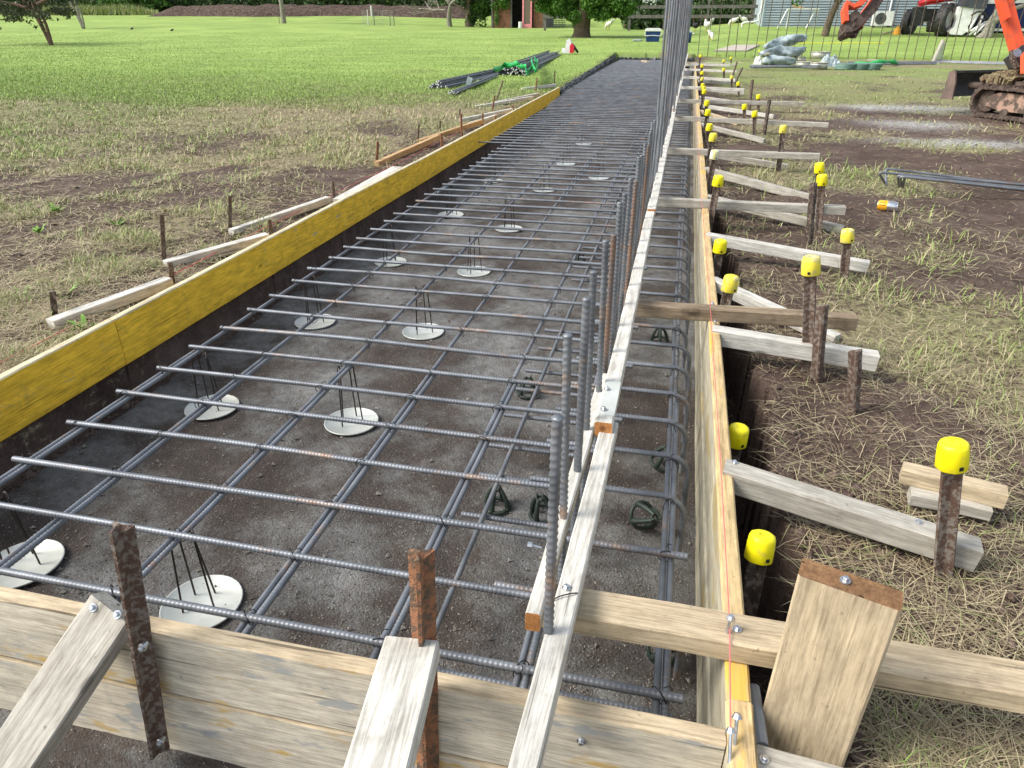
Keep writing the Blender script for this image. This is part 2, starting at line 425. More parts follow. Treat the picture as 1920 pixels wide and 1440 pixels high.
a = me.attributes.new('trench', 'FLOAT', 'POINT')
tr = np.where((GZ < -.15) & (GX < .30) & (GX > XL(GY)+.03), 1., 0.); a.data.foreach_set('value', tr.ravel().astype(np.float32))
a = me.attributes.new('gravel', 'FLOAT', 'POINT')
gvl = 1.3*np.exp(-((GX-3.3)/.9)**2-((GY-12.3)/.45)**2)+np.exp(-((GX-2.9)/.55)**2-((GY-10.2)/.5)**2)+.8*np.exp(-((GX-3.0)/.8)**2-((GY-8.6)/.3)**2)
a.data.foreach_set('value', np.clip(gvl*1.3, 0, 1).ravel().astype(np.float32))

m, nt, b = nodes('site_ground')
def attr(nm): n = N(nt, 'ShaderNodeAttribute'); n.attribute_name = nm; return n.outputs['Fac']
v = coords(nt, (1, 1, 1), False)
n1 = noise(nt, v, 3, 6, .65); n2 = noise(nt, v, 28, 5, .65); n3 = noise(nt, v, 140, 3, .6)
soil = ramp(nt, n1, [(.3, (.055, .035, .027)), (.5, (.092, .062, .048)), (.7, (.155, .112, .090))])
soil = mix(nt, ramp(nt, n2, [(.45, (0, 0, 0)), (.75, (.6, .6, .6))]), soil, (.165, .125, .10))
straw = ramp(nt, n2, [(.3, (.12, .10, .06)), (.5, (.25, .21, .12)), (.72, (.40, .35, .22))])
grassc = ramp(nt, n2, [(.3, (.075, .095, .03)), (.5, (.14, .175, .055)), (.7, (.23, .26, .09))])
lawn = ramp(nt, noise(nt, v, .35, 4, .6), [(.35, (.175, .275, .06)), (.5, (.235, .345, .08)), (.62, (.31, .42, .105))])
lawn = mix(nt, .5, lawn, ramp(nt, noise(nt, coords(nt, (.25, 1.6, 1), False), 1.2, 5, .65), [(.3, (.13, .20, .05)), (.6, (.33, .42, .12))]))
sep = N(nt, 'ShaderNodeSeparateXYZ'); L(nt, v, sep.inputs[0])
lf = N(nt, 'ShaderNodeMapRange'); L(nt, sep.outputs[1], lf.inputs[0]); lf.inputs[1].default_value = 11.5; lf.inputs[2].default_value = 18
ma = N(nt, 'ShaderNodeMath'); ma.operation = 'MULTIPLY'; L(nt, lf.outputs[0], ma.inputs[0]); L(nt, attr('green'), ma.inputs[1])
gcol = mix(nt, attr('green'), straw, grassc)
gcol = mix(nt, ma.outputs[0], gcol, lawn)
vm = N(nt, 'ShaderNodeMath'); vm.operation = 'ADD'; L(nt, attr('veg'), vm.inputs[0])
nn = N(nt, 'ShaderNodeMath'); nn.operation = 'MULTIPLY_ADD'; L(nt, n2, nn.inputs[0]); nn.inputs[1].default_value = 1.6; nn.inputs[2].default_value = -.8
L(nt, nn.outputs[0], vm.inputs[1])
vr = ramp(nt, vm.outputs[0], [(.42, (0, 0, 0)), (.68, (1, 1, 1))])
col = mix(nt, vr, soil, gcol)
gr = ramp(nt, n3, [(.4, (.28, .28, .26)), (.6, (.58, .58, .55))])
gm = N(nt, 'ShaderNodeMath'); gm.operation = 'MULTIPLY'; L(nt, attr('gravel'), gm.inputs[0]); L(nt, ramp(nt, n2, [(.38, (.15, .15, .15)), (.55, (1, 1, 1))]), gm.inputs[1])
col = mix(nt, gm.outputs[0], col, gr)
# trench bed: dark damp soil, grey sandy blinding with pale grit
bed = ramp(nt, noise(nt, v, 2.2, 6, .68), [(.32, (.060, .048, .041)), (.44, (.088, .075, .066)), (.52, (.155, .152, .142)), (.66, (.26, .26, .25))])
bed = mix(nt, ramp(nt, n2, [(.42, (0, 0, 0)), (.72, (.6, .6, .6))]), bed, (.085, .064, .053))
vo = N(nt, 'ShaderNodeTexVoronoi'); vo.inputs['Scale'].default_value = 150; L(nt, v, vo.inputs[0])
sp = ramp(nt, vo.outputs['Distance'], [(.13, (1, 1, 1)), (.2, (0, 0, 0))])
vc = N(nt, 'ShaderNodeSeparateColor'); L(nt, vo.outputs['Color'], vc.inputs[0])
sp2 = mix(nt, 1, sp, ramp(nt, vc.outputs[0], [(.72, (0, 0, 0)), (.75, (1, 1, 1))]), 'MULTIPLY')
bed = mix(nt, sp2, bed, (.55, .52, .46))
col = mix(nt, attr('trench'), col, bed)
L(nt, col, b.inputs['Base Color']); b.inputs['Roughness'].default_value = .92; b.inputs['Specular IOR Level'].default_value = .2
hh = N(nt, 'ShaderNodeMath'); hh.operation = 'ADD'; L(nt, n2, hh.inputs[0]); L(nt, n3, hh.inputs[1])
bump(nt, hh.outputs[0], b, .9, .012)
me.materials.append(m)
ground = link('ground', me); tag(ground, kind='structure')

# ------------------------------------------------------------------ blades of grass and straw
def blade_mat(name):
    m, nt, b = nodes(name); at = N(nt, 'ShaderNodeAttribute'); at.attribute_name = 'tint'
    c = ramp(nt, at.outputs['Fac'], [(0, (.14, .105, .07)), (.2, (.33, .265, .16)), (.42, (.54, .46, .29)), (.55, (.36, .35, .18)), (.75, (.25, .32, .10)), (1, (.31, .46, .10))])
    L(nt, c, b.inputs['Base Color']); b.inputs['Roughness'].default_value = .7; b.inputs['Specular IOR Level'].default_value = .25
    return m
BLM = blade_mat('grass_blades')
def blades(name, x, y, z, length, width, lean, tint, curl=.5, label=None, cat=None):
    n = len(x); az = RNG.uniform(0, 2*np.pi, n); dx = np.cos(az); dy = np.sin(az)
    side = az+np.pi/2+RNG.uniform(-.5, .5, n); sx = np.cos(side)*width/2; sy = np.sin(side)*width/2
    V = np.zeros((n, 5, 3)); el0 = lean; el1 = lean-curl*RNG.uniform(.2, 1, n)
    el1 = np.maximum(el1, -.15)
    p1 = np.stack([x+dx*np.cos(el0)*length*.5, y+dy*np.cos(el0)*length*.5, z+np.sin(el0)*length*.5], -1)
    p2 = p1+np.stack([dx*np.cos(el1)*length*.5, dy*np.cos(el1)*length*.5, np.sin(el1)*length*.5], -1)
    S = np.stack([sx, sy, np.zeros(n)], -1); p0 = np.stack([x, y, z], -1)
    V[:, 0] = p0-S; V[:, 1] = p0+S; V[:, 2] = p1-S*.8; V[:, 3] = p1+S*.8; V[:, 4] = p2
    base = np.arange(n)[:, None]*5
    Fq = base+np.array([[0, 1, 3, 2]]); Ft = base+np.array([[2, 3, 4]])
    me = bpy.data.meshes.new(name); me.vertices.add(n*5); me.vertices.foreach_set('co', V.ravel())
    loops = np.concatenate([Fq, Ft], 1).ravel()
    me.loops.add(len(loops)); me.loops.foreach_set('vertex_index', loops)
    st = (np.arange(n)[:, None]*7+np.array([[0, 4]])).ravel(); tot = np.tile([4, 3], n)
    me.polygons.add(2*n); me.polygons.foreach_set('loop_start', st); me.polygons.foreach_set('loop_total', tot)
    me.update()
    a = me.attributes.new('tint', 'FLOAT', 'POINT'); a.data.foreach_set('value', np.repeat(tint, 5).astype(np.float32))
    me.materials.append(BLM); o = link(name, me); tag(o, label, cat, kind='stuff'); return o
def scatter(n, x0, x1, y0, y1, power=1.0):
    """random points, denser towards the camera"""
    u = RNG.random(n)
    if power == 0: y = y0+(y1-y0)*u
    else: y = (y0**(-power)+u*(y1**(-power)-y0**(-power)))**(-1/power)
    x = RNG.uniform(0, 1, n); return x, y
def outside(x, y):
    """keep plants out of the trench, under boards and the excavation"""
    return ~((x > XL(y)-.06) & (x < XR(y)-.01) & (y < 27.7)) & ~((x > -1.9) & (x < .55) & (y < .8)) & ~((y > 26.7) & (y < 27.8) & (x > 0) & (x < 13))
def field(name, n, xr, yr, kind, power=1.2, label=None, cat=None):
    x, y = scatter(n, *xr, *yr, power); x = xr[0]+(xr[1]-xr[0])*x if not callable(xr[0]) else xr[0](y)+(xr[1](y)-xr[0](y))*x
    k = outside(x, y); x, y = x[k], y[k]; v = veg(x, y); g = green(x, y)
    clump = fbm(x*4.5+11, y*4.5+60, 3)
    if kind == 'straw': k = RNG.random(len(x)) < .14+.86*np.clip(v*1.35-.30+(clump-.5)*2.2, 0, 1)*np.where(x > 0, .5+.5*ss(2, 6, y), 1)
    else: k = RNG.random(len(x)) < np.clip(v*1.3-.15, 0, 1)*np.clip((clump-.40)*5+g*.8, .06, 1)*np.where(x > 0, .35+.65*ss(1.8, 5, y), 1)
    x, y, v, g, clump = x[k], y[k], v[k], g[k], clump[k]; m = len(x); d = np.hypot(x, y); z = ground_z(x, y)
    wide = np.clip(d/3.2, .75, 4.5)
    if kind == 'straw':
        ln = RNG.uniform(.03, .13, m)*(1-.3*ss(4, 10, d)); w = RNG.uniform(.0014, .0034, m)*wide
        lean = RNG.uniform(-.05, .30, m); t = RNG.beta(1.7, 2.2, m)*.50
        t = np.where(RNG.random(m) < g*.28, RNG.uniform(.5, .72, m), t)
        blades(name, x, y, z+RNG.uniform(.001, .016, m), ln, w, lean, t, .3, label, cat)
    else:
        tall = np.clip((clump-.45)*4, 0, 1)
        ln = RNG.uniform(.03, .075, m)*(1+.9*tall)*(.6+.4*ss(1.5, 4.5, y))*(1-.35*ss(8, 16, d)); w = RNG.uniform(.002, .0042, m)*wide
        t = np.clip(RNG.normal(.47+.34*g+.12*tall, .15, m), .12, 1)
        blades(name, x, y, z-.003, ln, w, RNG.uniform(.35, 1.35, m), t, .8, label, cat)
fl = lambda y: -1.0*y*.98-1.2; frr = lambda y: .52*y+.55
field('dry_straw', 270000, (fl, XL), (1.15, 15), 'straw', 1.1, 'flattened dry straw and dead stalks on the mud left of the trench', 'straw')
field('dry_straw', 260000, (lambda y: XR(y)-.02+0*y, lambda y: frr(y)+.4), (.45, 16), 'straw', 1.1, 'flattened dry straw and dead stalks on the mud right of the trench', 'straw')
field('patchy_grass', 170000, (fl, XL), (1.3, 17), 'grass', .9, 'patchy trampled green grass left of the trench', 'grass')
field('patchy_grass', 150000, (lambda y: XR(y)+0*y, frr), (.6, 26), 'grass', .9, 'patchy trampled green grass right of the trench', 'grass')
# mown lawn further off
def lawn_field():
    n = 300000; u, y = scatter(n, 0, 1, 10, 40, 1.3); x = (-1.2*y-2)+u*(1.72*y+4.5)
    k = outside(x, y) & ((x < XL(y)-.1) & (y-(x+2)*.45 > 11.5+3*(fbm(x*.8, y*.8, 2)-.5)) | (y > 27.8)); x, y = x[k], y[k]
    d = np.hypot(x, y); m = len(x); g = green(x, y)
    t = np.clip(RNG.normal(.90, .09, m)-(1-g)*.25, .5, 1)
    blades('lawn_grass', x, y, ground_z(x, y)-.004, RNG.uniform(.025, .055, m), RNG.uniform(.004, .007, m)*np.clip(d/11, 1, 3), RNG.uniform(.5, 1.4, m), t, .5,
           'short mown bright green lawn beyond the site', 'grass')
lawn_field()
# grit on the trench bed
def grit():
    n = 16000; y = scatter(n, 0, 1, .8, 8, 1.0)[1]; x = RNG.uniform(-2.0, .17, n); z = ground_z(x, y); s = RNG.uniform(.0012, .0045, n)*np.where(RNG.random(n) < .03, 2.6, 1)
    o = np.array([[1, 0, 0], [-.8, .6, 0], [-.3, -1, .1], [0, .1, .8], [0, 0, -.6]]); V = np.stack([x, y, z+s*.3], -1)[:, None]+s[:, None, None]*(o[None]*RNG.uniform(.6, 1.3, (n, 5, 1)))
    f = np.array([[0, 1, 3], [1, 2, 3], [2, 0, 3], [1, 0, 4], [2, 1, 4], [0, 2, 4]]); F = (np.arange(n)[:, None, None]*5+f[None]).reshape(-1, 3)
    mb = MB(); mb.add(V.reshape(-1, 3), F.tolist()); me = mb.mesh('grit', simple('pale_grit', (.30, .28, .24), .9, sc=60, col2=(.12, .10, .085), lo=.4, hi=.6)); tag(link('grit', me), 'pale grit and crumbs scattered on the trench bed', 'gravel', kind='stuff')
grit()

def clods(name, n, side, label):
    y = scatter(n, 0, 1, .5, 10, 1.0)[1]; u = RNG.random(n)
    x = XR(y)-.05+u**1.4*(frr(y)-XR(y)) if side > 0 else XL(y)+.03-u**1.6*(XL(y)-fl(y))
    v = veg(x, y); k = RNG.random(n) < np.clip(1.3-v*1.2+.5*(u < .12), .12, 1)
    k &= (y > 1.1) | (side > 0); x, y = x[k], y[k]; m = len(x); z = ground_z(x, y); s_ = RNG.uniform(.002, .008, m)*np.where(RNG.random(m) < .05, 2.4, 1)
    o = np.array([[1, 0, 0], [0, 1, 0], [-1, 0, 0], [0, -1, 0], [0, 0, .8], [0, 0, -.6]])*1.0
    V = np.stack([x, y, z+s_*.3], -1)[:, None]+s_[:, None, None]*(o[None]*RNG.uniform(.5, 1.3, (m, 6, 1))+RNG.normal(0, .18, (m, 6, 3)))
    f = np.array([[0, 1, 4], [1, 2, 4], [2, 3, 4], [3, 0, 4], [1, 0, 5], [2, 1, 5], [3, 2, 5], [0, 3, 5]]); F = (np.arange(m)[:, None, None]*6+f[None]).reshape(-1, 3)
    mb = MB(); mb.add(V.reshape(-1, 3), F.tolist()); tag(link(name, mb.mesh(name, CLOD)), label, 'soil crumbs', kind='stuff')
CLOD = simple('soil_crumb', (.085, .058, .047), .95, sc=9, col2=(.16, .118, .098), spec=.1)
clods('soil_crumbs', 26000, 1, 'crumbs and small clods of dark soil on the ground right of the trench')
clods('soil_crumbs', 22000, -1, 'crumbs and small clods of dark soil on the ground left of the trench')
ORD = ['first', 'second', 'third', 'fourth', 'fifth', 'sixth', 'seventh', 'eighth', 'ninth', 'tenth', 'eleventh', 'twelfth', 'thirteenth', 'fourteenth', 'fifteenth', 'sixteenth', 'seventeenth', 'eighteenth', 'nineteenth', 'twentieth']
ORD += ['twenty-'+o for o in ORD[:9]]+['thirtieth']+['thirty-'+o for o in ORD[:9]]
# ------------------------------------------------------------------ formwork
ZT = .10
# left yellow form: boards end to end
def board(parent, A, B, thick, h, mats, name='board', topw=None, gap=.0, label=None):
    """upright board: top centreline A-B; slot 1 on the top face"""
    A = Vector(A); B = Vector(B); o = link(name, timber_mesh((B-A).length-gap, thick, h, mats, topmi=1, wob=.0012, ch=.0045, seed=hash(name) % 97+A.x))
    place(o, A, B); mm = o.matrix_basis.copy(); o.parent = parent; o.matrix_basis = parent.matrix_basis.inverted() @ mm
    if label: o['label'] = label
    return o
lf = empty('trench_form', (-2.05, 1.5, 0), 'long yellow painted plank formwork edging the left side of the trench', 'formwork')
yb = [U(-260, 848, ZT)]+[U(px, 712-.5238*px+(0 if px < 700 else 1), ZT) for px in (215, 525, 690, 800, 868, 915, 960, 1050)]
for a, b_ in zip(yb[:-1], yb[1:]):
    a = a+Vector((-.0175, 0, 0)); b_ = b_+Vector((-.0175, 0, 0))
    board(lf, a, b_, .035, .195, [W['yellow'], W['yedge']], gap=.002)
# right form: two stacked courses, many metres, with a fresher block at the near corner
rf = empty('trench_form', (.20, .8, 0), 'long stained plank formwork with yellow top edge along the right side of the trench', 'formwork')
ys = [.86, 3.1, 6.7, 10.6, 15, 21.5]
for a, b_ in zip(ys[:-1], ys[1:]):
    xa, xb = [np.interp(t, [.8, 5, 22], [.197, .207, .225]) for t in (a, b_)]
    board(rf, (xa, a, ZT), (xb, b_, ZT), .042, .19, [W['formside'], W['formtop']], gap=.002)
    board(rf, (xa-.004, a, ZT-.192), (xb-.004, b_, ZT-.192), .042, .20, [W['formside'], W['formside']], gap=.002)
nb = board(rf, (.197, .56, ZT-.001), (.197, .858, ZT-.001), .046, .30, [W['formside'], W['formtop']], label='near corner block with yellow striped grain')
# end form : two stacked planks
ef = empty('trench_form', (-.7, .77, 0), 'two stacked pale planks closing the near end of the trench', 'formwork')
board(ef, (-1.95, .7875, ZT), (.172, .7875, ZT), .035, .178, [W['ply'], W['tan']])
board(ef, (-1.95, .790, ZT-.187), (.170, .790, ZT-.187), .035, .195, [W['ply'], W['tan']])
for px, py in ((1090, 1388),): screw(ef, D(px, py, .770), (0, -1, 0))
# back form beyond the far corner
bf = empty('trench_form', (.8, 26.6, 0), 'low grey plank form crossing behind the far end of the right side', 'formwork')
board(bf, (.1, 22.2, .13), (1.35, 22.0, .13), .04, .16, [W['grey'], W['pale']])
board(bf, (-.1, 23.4, .11), (1.6, 23.3, .11), .04, .12, [W['tan'], W['pale']])

# ------------------------------------------------------------------ tied reinforcement
mat_ = empty('reinforcement_mat', (-.9, 1, 0), 'flat grid of ribbed steel bars tied together over the trench bed', 'rebar mat')
def rbm(path, name='bar', r=.0085, ribs=True, sides=10, q=4):
    if ribs: return rebar(path, r, .0105, sides, q).mesh(name, STEEL, True)
    return tube(resample(path, .3), r, 6).mesh(name, STEEL, True)
cross_near = [rbm(smooth_path([(-1.79, 0, 0), (-1.2, b0, -.001), (-.6, -b0*.6, .001), (-.12+.03*k, b0*.3, 0)], 8), 'crossbar', sides=10) for k, b0 in ((0, .004), (1, -.006))]
cross_lite = rbm([(-1.79, 0, 0), (-.10, 0, 0)], 'crossbar', sides=6, q=2)
cross_long = rbm([(-1.98, 0, 0), (-.10, 0, 0)], 'crossbar', sides=6, q=2)
cross_first = rbm([(-1.79, 0, 0), (.125, 0, 0)], 'crossbar')
arc = lambda cx, cz, r, n=9: [(cx+r*math.sin(t), 0, cz+r*math.cos(t)) for t in np.linspace(0, math.pi, n)]
hp = [(-.30, 0, 0)]+arc(.062, -.06, .06, 9)[:5]+[(.121, 0, -.19)]
lower_b = rbm([(-.52, 0, 0), (-.17, 0, 0)], 'lower_bar'); hair_near = rbm(hp, 'hairpin_bar'); hair_lite = rbm(hp, 'hairpin_bar', sides=6, q=2)
rest_c = MB(); rest_h = MB()
ysb = [.933+.2*k for k in range(132)]
rr = random.Random(3)
for k, y in enumerate(ysb):
    if y > 27.2: break
    jx = rr.uniform(-.016, .012); rz = rr.uniform(-.007, .007); jy = rr.uniform(-.010, .010)
    long_ = y > 7.4
    if k in (0, 2): me_ = cross_first
    elif y < 4.2: me_ = cross_near[k % 2]
    elif not long_: me_ = cross_lite
    else: me_ = cross_long
    dx = jx
    if long_: dx = jx-(.13 if k == 33 else .03)
    if k < 100:
        o = link('crossbar', me_, mat_); o.matrix_basis = mat_.matrix_basis.inverted() @ Matrix.Translation((dx, y+jy, -.008)) @ Matrix.Rotation(rz, 4, 'Z') @ Matrix.Scale(1+.16*min(1, max(0, (y-11)/5)), 4, Vector((1, 0, 0))) @ Matrix.Rotation(rr.uniform(0, 6), 4, 'X')
    else: tube(resample([(-2.3+dx, y+jy, -.008), (-.05, y+jy, -.008)], .006), .0085, 5, ribf(.0115, .3), mb=rest_c)
    if k == 33: o['label'] = 'bar poking out past its neighbours'
    if y < 22 and k not in (0, 2):
        o = link('hairpin_bar', hair_near if y < 5 else hair_lite, mat_) if k < 100 else None
        if k < 60 and k not in (1,): o2 = link('lower_bar', lower_b, mat_); o2.matrix_basis = mat_.matrix_basis.inverted() @ Matrix.Translation((rr.uniform(-.02, .02), y+.03, -.17+rr.uniform(-.01, .01)))
        if o: o.matrix_basis = mat_.matrix_basis.inverted() @ Matrix.Translation((rr.uniform(-.006, .01), y+.021+jy, -.008+rr.uniform(-.002, .004))) @ Matrix.Rotation(rr.uniform(-.006, .006), 4, 'Z')
        else: tube([(-.4, y+.02, -.008), (.06, y+.02, -.008), (.095, y+.02, -.05), (.095, y+.02, -.18)], .008, 5, mb=rest_h)
o = pw('crossbar', rest_c, mat_, STEEL, True); tag(o, kind='stuff')
o = pw('hairpin_bar', rest_h, mat_, STEEL, True); tag(o, kind='stuff')
# lower bars at the near end, and longitudinal bars
for y, x0, x1, z in ((1.0, -.5, .11, -.15), (.89, -.50, .17, -.205)):
    me_ = rbm([(x0, 0, 0), (x1, 0, 0)], 'crossbar'); o = link('crossbar', me_, mat_); o.matrix_basis = mat_.matrix_basis.inverted() @ Matrix.Translation((0, y, z))
long_rib = rbm([(0, 0, 0), (0, 6.0, 0)], 'longitudinal_bar', r=.0078, sides=8, q=3)
long_pl = rbm([(0, 0, 0), (0, 7.6, 0)], 'longitudinal_bar', ribs=False)
long_s = rbm([(0, 0, 0), (0, 1.35, 0)], 'longitudinal_bar', r=.0078, sides=8, q=4)
def longi(x, y, z, me_, rz=0):
    o = link('longitudinal_bar', me_, mat_); o.matrix_basis = mat_.matrix_basis.inverted() @ Matrix.Translation((x, y, z)) @ Matrix.Rotation(rz, 4, 'Z') @ Matrix.Rotation(rr.uniform(0, 6), 4, 'Y'); return o
for x in (-1.765, -1.465, -1.13, -.80, -.495, .068):
    lap = rr.uniform(-.1, .15)
    longi(x, .82+lap*.3, -.024, long_rib, rr.uniform(-.002, .002)); longi(x+.017, .80, -.025, long_s); longi(x+.017, 5.6+lap, -.024, long_rib)
    longi(x, 11.4, -.024, long_pl); longi(x+.02, 18.8, -.024, long_pl)
    longi(x+.018, 5.1+lap, -.025, long_s)
for x, z in ((-.20, -.025), (-.44, -.15), (.085, -.10)):
    longi(x, .84, z, long_rib); longi(x+.018, 6.6, z, long_rib); longi(x, 12.4, z, long_pl)
longi(-.182, .82, -.02, long_s)
# tie wires at the near crossings
tw = [np.array([.0115*math.cos(t), .0115*math.sin(t)]) for t in np.linspace(0, 2*np.pi, 11)]
tmb = MB(); P = np.array([(c[0]*.75+c[1]*.75, c[0]*.75-c[1]*.75, -.016+.0185*math.sin(i*1.3)) for i, c in enumerate(tw)])
tube([( .013*math.cos(t), .005*math.sin(t)+.013*math.cos(t), -.016+.020*math.sin(t)) for t in np.linspace(0, 2*np.pi, 13)], .0013, 5, mb=tmb)
tube([(.004, -.006, .004), (.007, -.016, .008), (.003, -.024, .004)], .0013, 5, mb=tmb)
tie = tmb.mesh('tie_wire', TIE, True); nt_ = 0
for k, y in enumerate(ysb[:14]):
    for x in (-1.765, -1.465, -1.13, -.80, -.495, -.2, .068):
        if rr.random() < .95 and nt_ < 98:
            o = link('tie_wire', tie, mat_); o.matrix_basis = mat_.matrix_basis.inverted() @ Matrix.Translation((x+.004, y, .0)) @ Matrix.Rotation(rr.choice((0, math.pi/2, 2.6)), 4, 'Z'); nt_ += 1

# ------------------------------------------------------------------ wire bar chairs on round plates
def chair_proto():
    t = empty('bar_chair', (0, 0, 0), 'x', 'bar chair')
    mb = MB(); rim = .104
    prof = [(0, .0), (rim-.006, .0), (rim-.003, .004), (rim, .0045), (rim+.001, .001), (rim-.002, -.003), (0, -.003)]
    n = 40; V = [(r*math.cos(a), r*math.sin(a), z) for (r, z) in prof for a in np.arange(n)*2*math.pi/n]
    F = [(i*n+j, i*n+(j+1) % n, (i+1)*n+(j+1) % n, (i+1)*n+j) for i in range(len(prof)-1) for j in range(n)]
    mb.add(V, F); link('base_plate', mb.mesh('base_plate', PLATE, True), t)
    for s in (-1, 1):
        for q in (0,):
            mb = MB(); z1 = .232
            P = [(s*.040, -.030, .002), (s*.030, -.016, z1-.03), (s*.030, -.012, z1), (s*.024, 0, z1+.012), (s*.018, .010, z1), (s*.018, .014, z1-.03), (s*.026, .034, .002)]
            tube(smooth_path(P, 6), .0027, 7, mb=mb); link('wire_leg', mb.mesh('wire_leg', WIRE, True), t)
    return t
cp = chair_proto(); first = True; ci = 0
spots = [(-1.12, 1.16, 'nearest wire bar chair on a bright round plate behind the end planks'), (-1.715, 1.18, 'wire bar chair cut by the left picture edge, plate against the near planks'),
         (-1.135, 2.14, 'wire bar chair with bright round plate, second in the middle row'), (-1.735, 2.12, 'wire bar chair with round plate beside the yellow form, second in the left row'),
         (-1.16, 3.05, 'wire bar chair on a white plate, third in the middle row'), (-1.755, 3.05, 'wire bar chair on a grey plate, third in the left row'),
         (-1.17, 4.03, 'wire bar chair on a plate, fourth in the middle row'), (-1.755, 4.1, 'wire bar chair on a plate, fourth in the left row'),
         (-1.19, 5.08, 'wire bar chair on a plate, fifth in the middle row'), (-1.75, 5.4, 'wire bar chair on a plate, fifth in the left row'),
         (-1.18, 6.5, 'wire bar chair, sixth in the middle row'), (-1.76, 6.8, 'wire bar chair, sixth in the left row'),
         (-1.2, 7.9, 'wire bar chair, seventh in the middle row'), (-.75, 7.2, 'wire bar chair on a plate right of the middle row'), (-1.2, 9.4, 'wire bar chair, furthest in the middle row')]
for x, y, lab in spots:
    o = cp if first else copytree(cp); first = False
    o.location = (x, y, FLOOR+.010); o.rotation_euler = (0, 0, rr.uniform(-.4, .4)+.5); o['label'] = lab; o['group'] = 'wire bar chairs under the mat'
# dark plastic spacers: a ring base with ribs rising to a small clip
def spacer_proto():
    t = empty('bar_spacer', (0, 0, 0), 'x', 'bar spacer'); mb = MB(); n = 28
    tube([(.040*math.cos(a), .040*math.sin(a), .004) for a in np.linspace(0, 2*np.pi, n)], .0065, 6, mb=mb); link('ring', mb.mesh('ring', DARKP, True), t)
    for k in range(4):
        a = k*math.pi/2+.3; mb = MB(); c, s = math.cos(a), math.sin(a)
        P = smooth_path([(.038*c, .038*s, .004), (.034*c, .034*s, .028), (.022*c, .022*s, .058), (.011*c, .011*s, .075)], 4); tube(P, [.0095-.0003*i for i in range(len(P))], 6, mb=mb)
        link('rib', mb.mesh('rib', DARKP, True), t)
    mb = MB(); tube([(.011*math.cos(a), .011*math.sin(a), .07) for a in np.linspace(0, 2*np.pi, 14)], .004, 5, mb=mb)
    tube([(.011, 0, .07), (.012, 0, .085)], .004, 5, mb=mb); tube([(-.011, 0, .07), (-.012, 0, .085)], .004, 5, mb=mb); link('clip', mb.mesh('clip', DARKP, True), t)
    return t
sp = spacer_proto(); first = True
for px, py, tilt, lab in ((932, 950, .0, 'dark plastic spacer standing upright left of the timber rail'), (988, 738, .1, 'dark plastic spacer standing behind the near upright bars'), (1018, 965, .2, 'dark plastic spacer half hidden by the nearest upright bar'),
        (1200, 985, 1.1, 'dark plastic ring spacer tipped towards the camera between rail and form'), (1238, 1238, .7, 'dark plastic spacer under the nearest crossing timber'), (1240, 868, .3, 'dark plastic spacer lying under the hairpin bars near the yellow cap'),
        (1236, 640, .1, 'dark plastic spacer under the hairpins below the brown crossing timber'), (1085, 490, .1, 'small dark plastic spacer left of the middle upright bars')):
    o = sp if first else copytree(sp); first = False; p = U(px, py, FLOOR+.01)
    if tilt > .6: p.z += .04
    o.location = p; o.rotation_euler = (tilt, .1*tilt, rr.uniform(-1, 1)); o['label'] = lab; o['group'] = 'dark plastic bar spacers'

# ------------------------------------------------------------------ upright starter bars
def upbar(h, r=.0088, sides=9, q=4, bend=0, mat=None, pitch=.014):
    return tube(resample([(0, 0, 0), (bend*.5, 0, h*.5), (bend, 0, h)], pitch/q), r, sides, ribf(pitch, .22, .5)).mesh('starter_bar', mat or STEEL, True)
shortm = [upbar(.84, sides=12, q=5), upbar(.83, sides=12, q=5), upbar(.80, mat=STEELR, sides=12, q=5)]
tall = [upbar(2.35, sides=7, q=3), upbar(2.3, .0088, 7, 3, .02), upbar(2.42, .0088, 7, 3, -.02)]
pos = [(-.134, .85), (-.15, 1.166), (-.152, 1.342), (-.151, 1.525), (-.142, 1.74), (-.15, 1.95), (-.15, 2.15), (-.16, 2.36), (-.155, 2.57), (-.15, 2.78), (-.155, 3.0), (-.15, 3.2), (-.15, 3.42), (-.15, 3.64), (-.15, 3.85), (-.15, 4.05), (-.15, 4.25), (-.15, 4.45), (-.15, 4.63)]
for i, (x, y) in enumerate(pos):
    me_ = shortm[2] if i in (5, 9, 13) else shortm[i % 2]
    o = link('starter_bar', me_); o.location = (x, y, -.22+rr.uniform(-.01, .01)); o.rotation_euler = (rr.uniform(-.01, .01), rr.uniform(-.005, .03), rr.uniform(0, 6) if i else .6)
    tag(o, ('nearest waist high upright ribbed bar wired to the timber rail' if i == 0 else 'short upright ribbed bar, %s from the camera at the rail' % ORD[i])+(', rusty' if me_ is shortm[2] and i else ''), 'rebar', 'short upright starter bars')
y = 4.86; i = 0
while y < 26.8 and i < 112:
    o = link('starter_bar', tall[i % 3]); o.location = (-.150+np.interp(y, [4, 21], [0, .08])+rr.uniform(-.012, .012)+(.025 if i % 3 == 0 else 0), y, -.2+rr.uniform(-.04, .04)); o.rotation_euler = (rr.uniform(-.008, .008), rr.uniform(-.003, .012), rr.uniform(0, 6))
    tag(o, 'tall upright ribbed bar in the dense line beyond the short bars', 'rebar', 'tall upright starter bars along the rail'); y += .205; i += 1
# back row beyond the right ground
bk = upbar(2.1, .0125, 6, 2, pitch=.03, mat=RUSTD)
xs_ = [1308+17.6*k for k in range(35)]
for i, px in enumerate(xs_):
    p = U(px, 110+.012*(px-1300), 0.0); p.y = 27.35; 
    q_ = D(px, 112, 27.35); o = link('starter_bar', bk); o.location = (q_.x, 27.35, -.12); o.rotation_euler = (rr.uniform(-.01, .01), rr.uniform(.0, .05), rr.uniform(0, 6))
    tag(o, 'thin upright bar in the row along the back of the ground, %s from the left' % ORD[i], 'rebar', 'upright bars along the back trench')

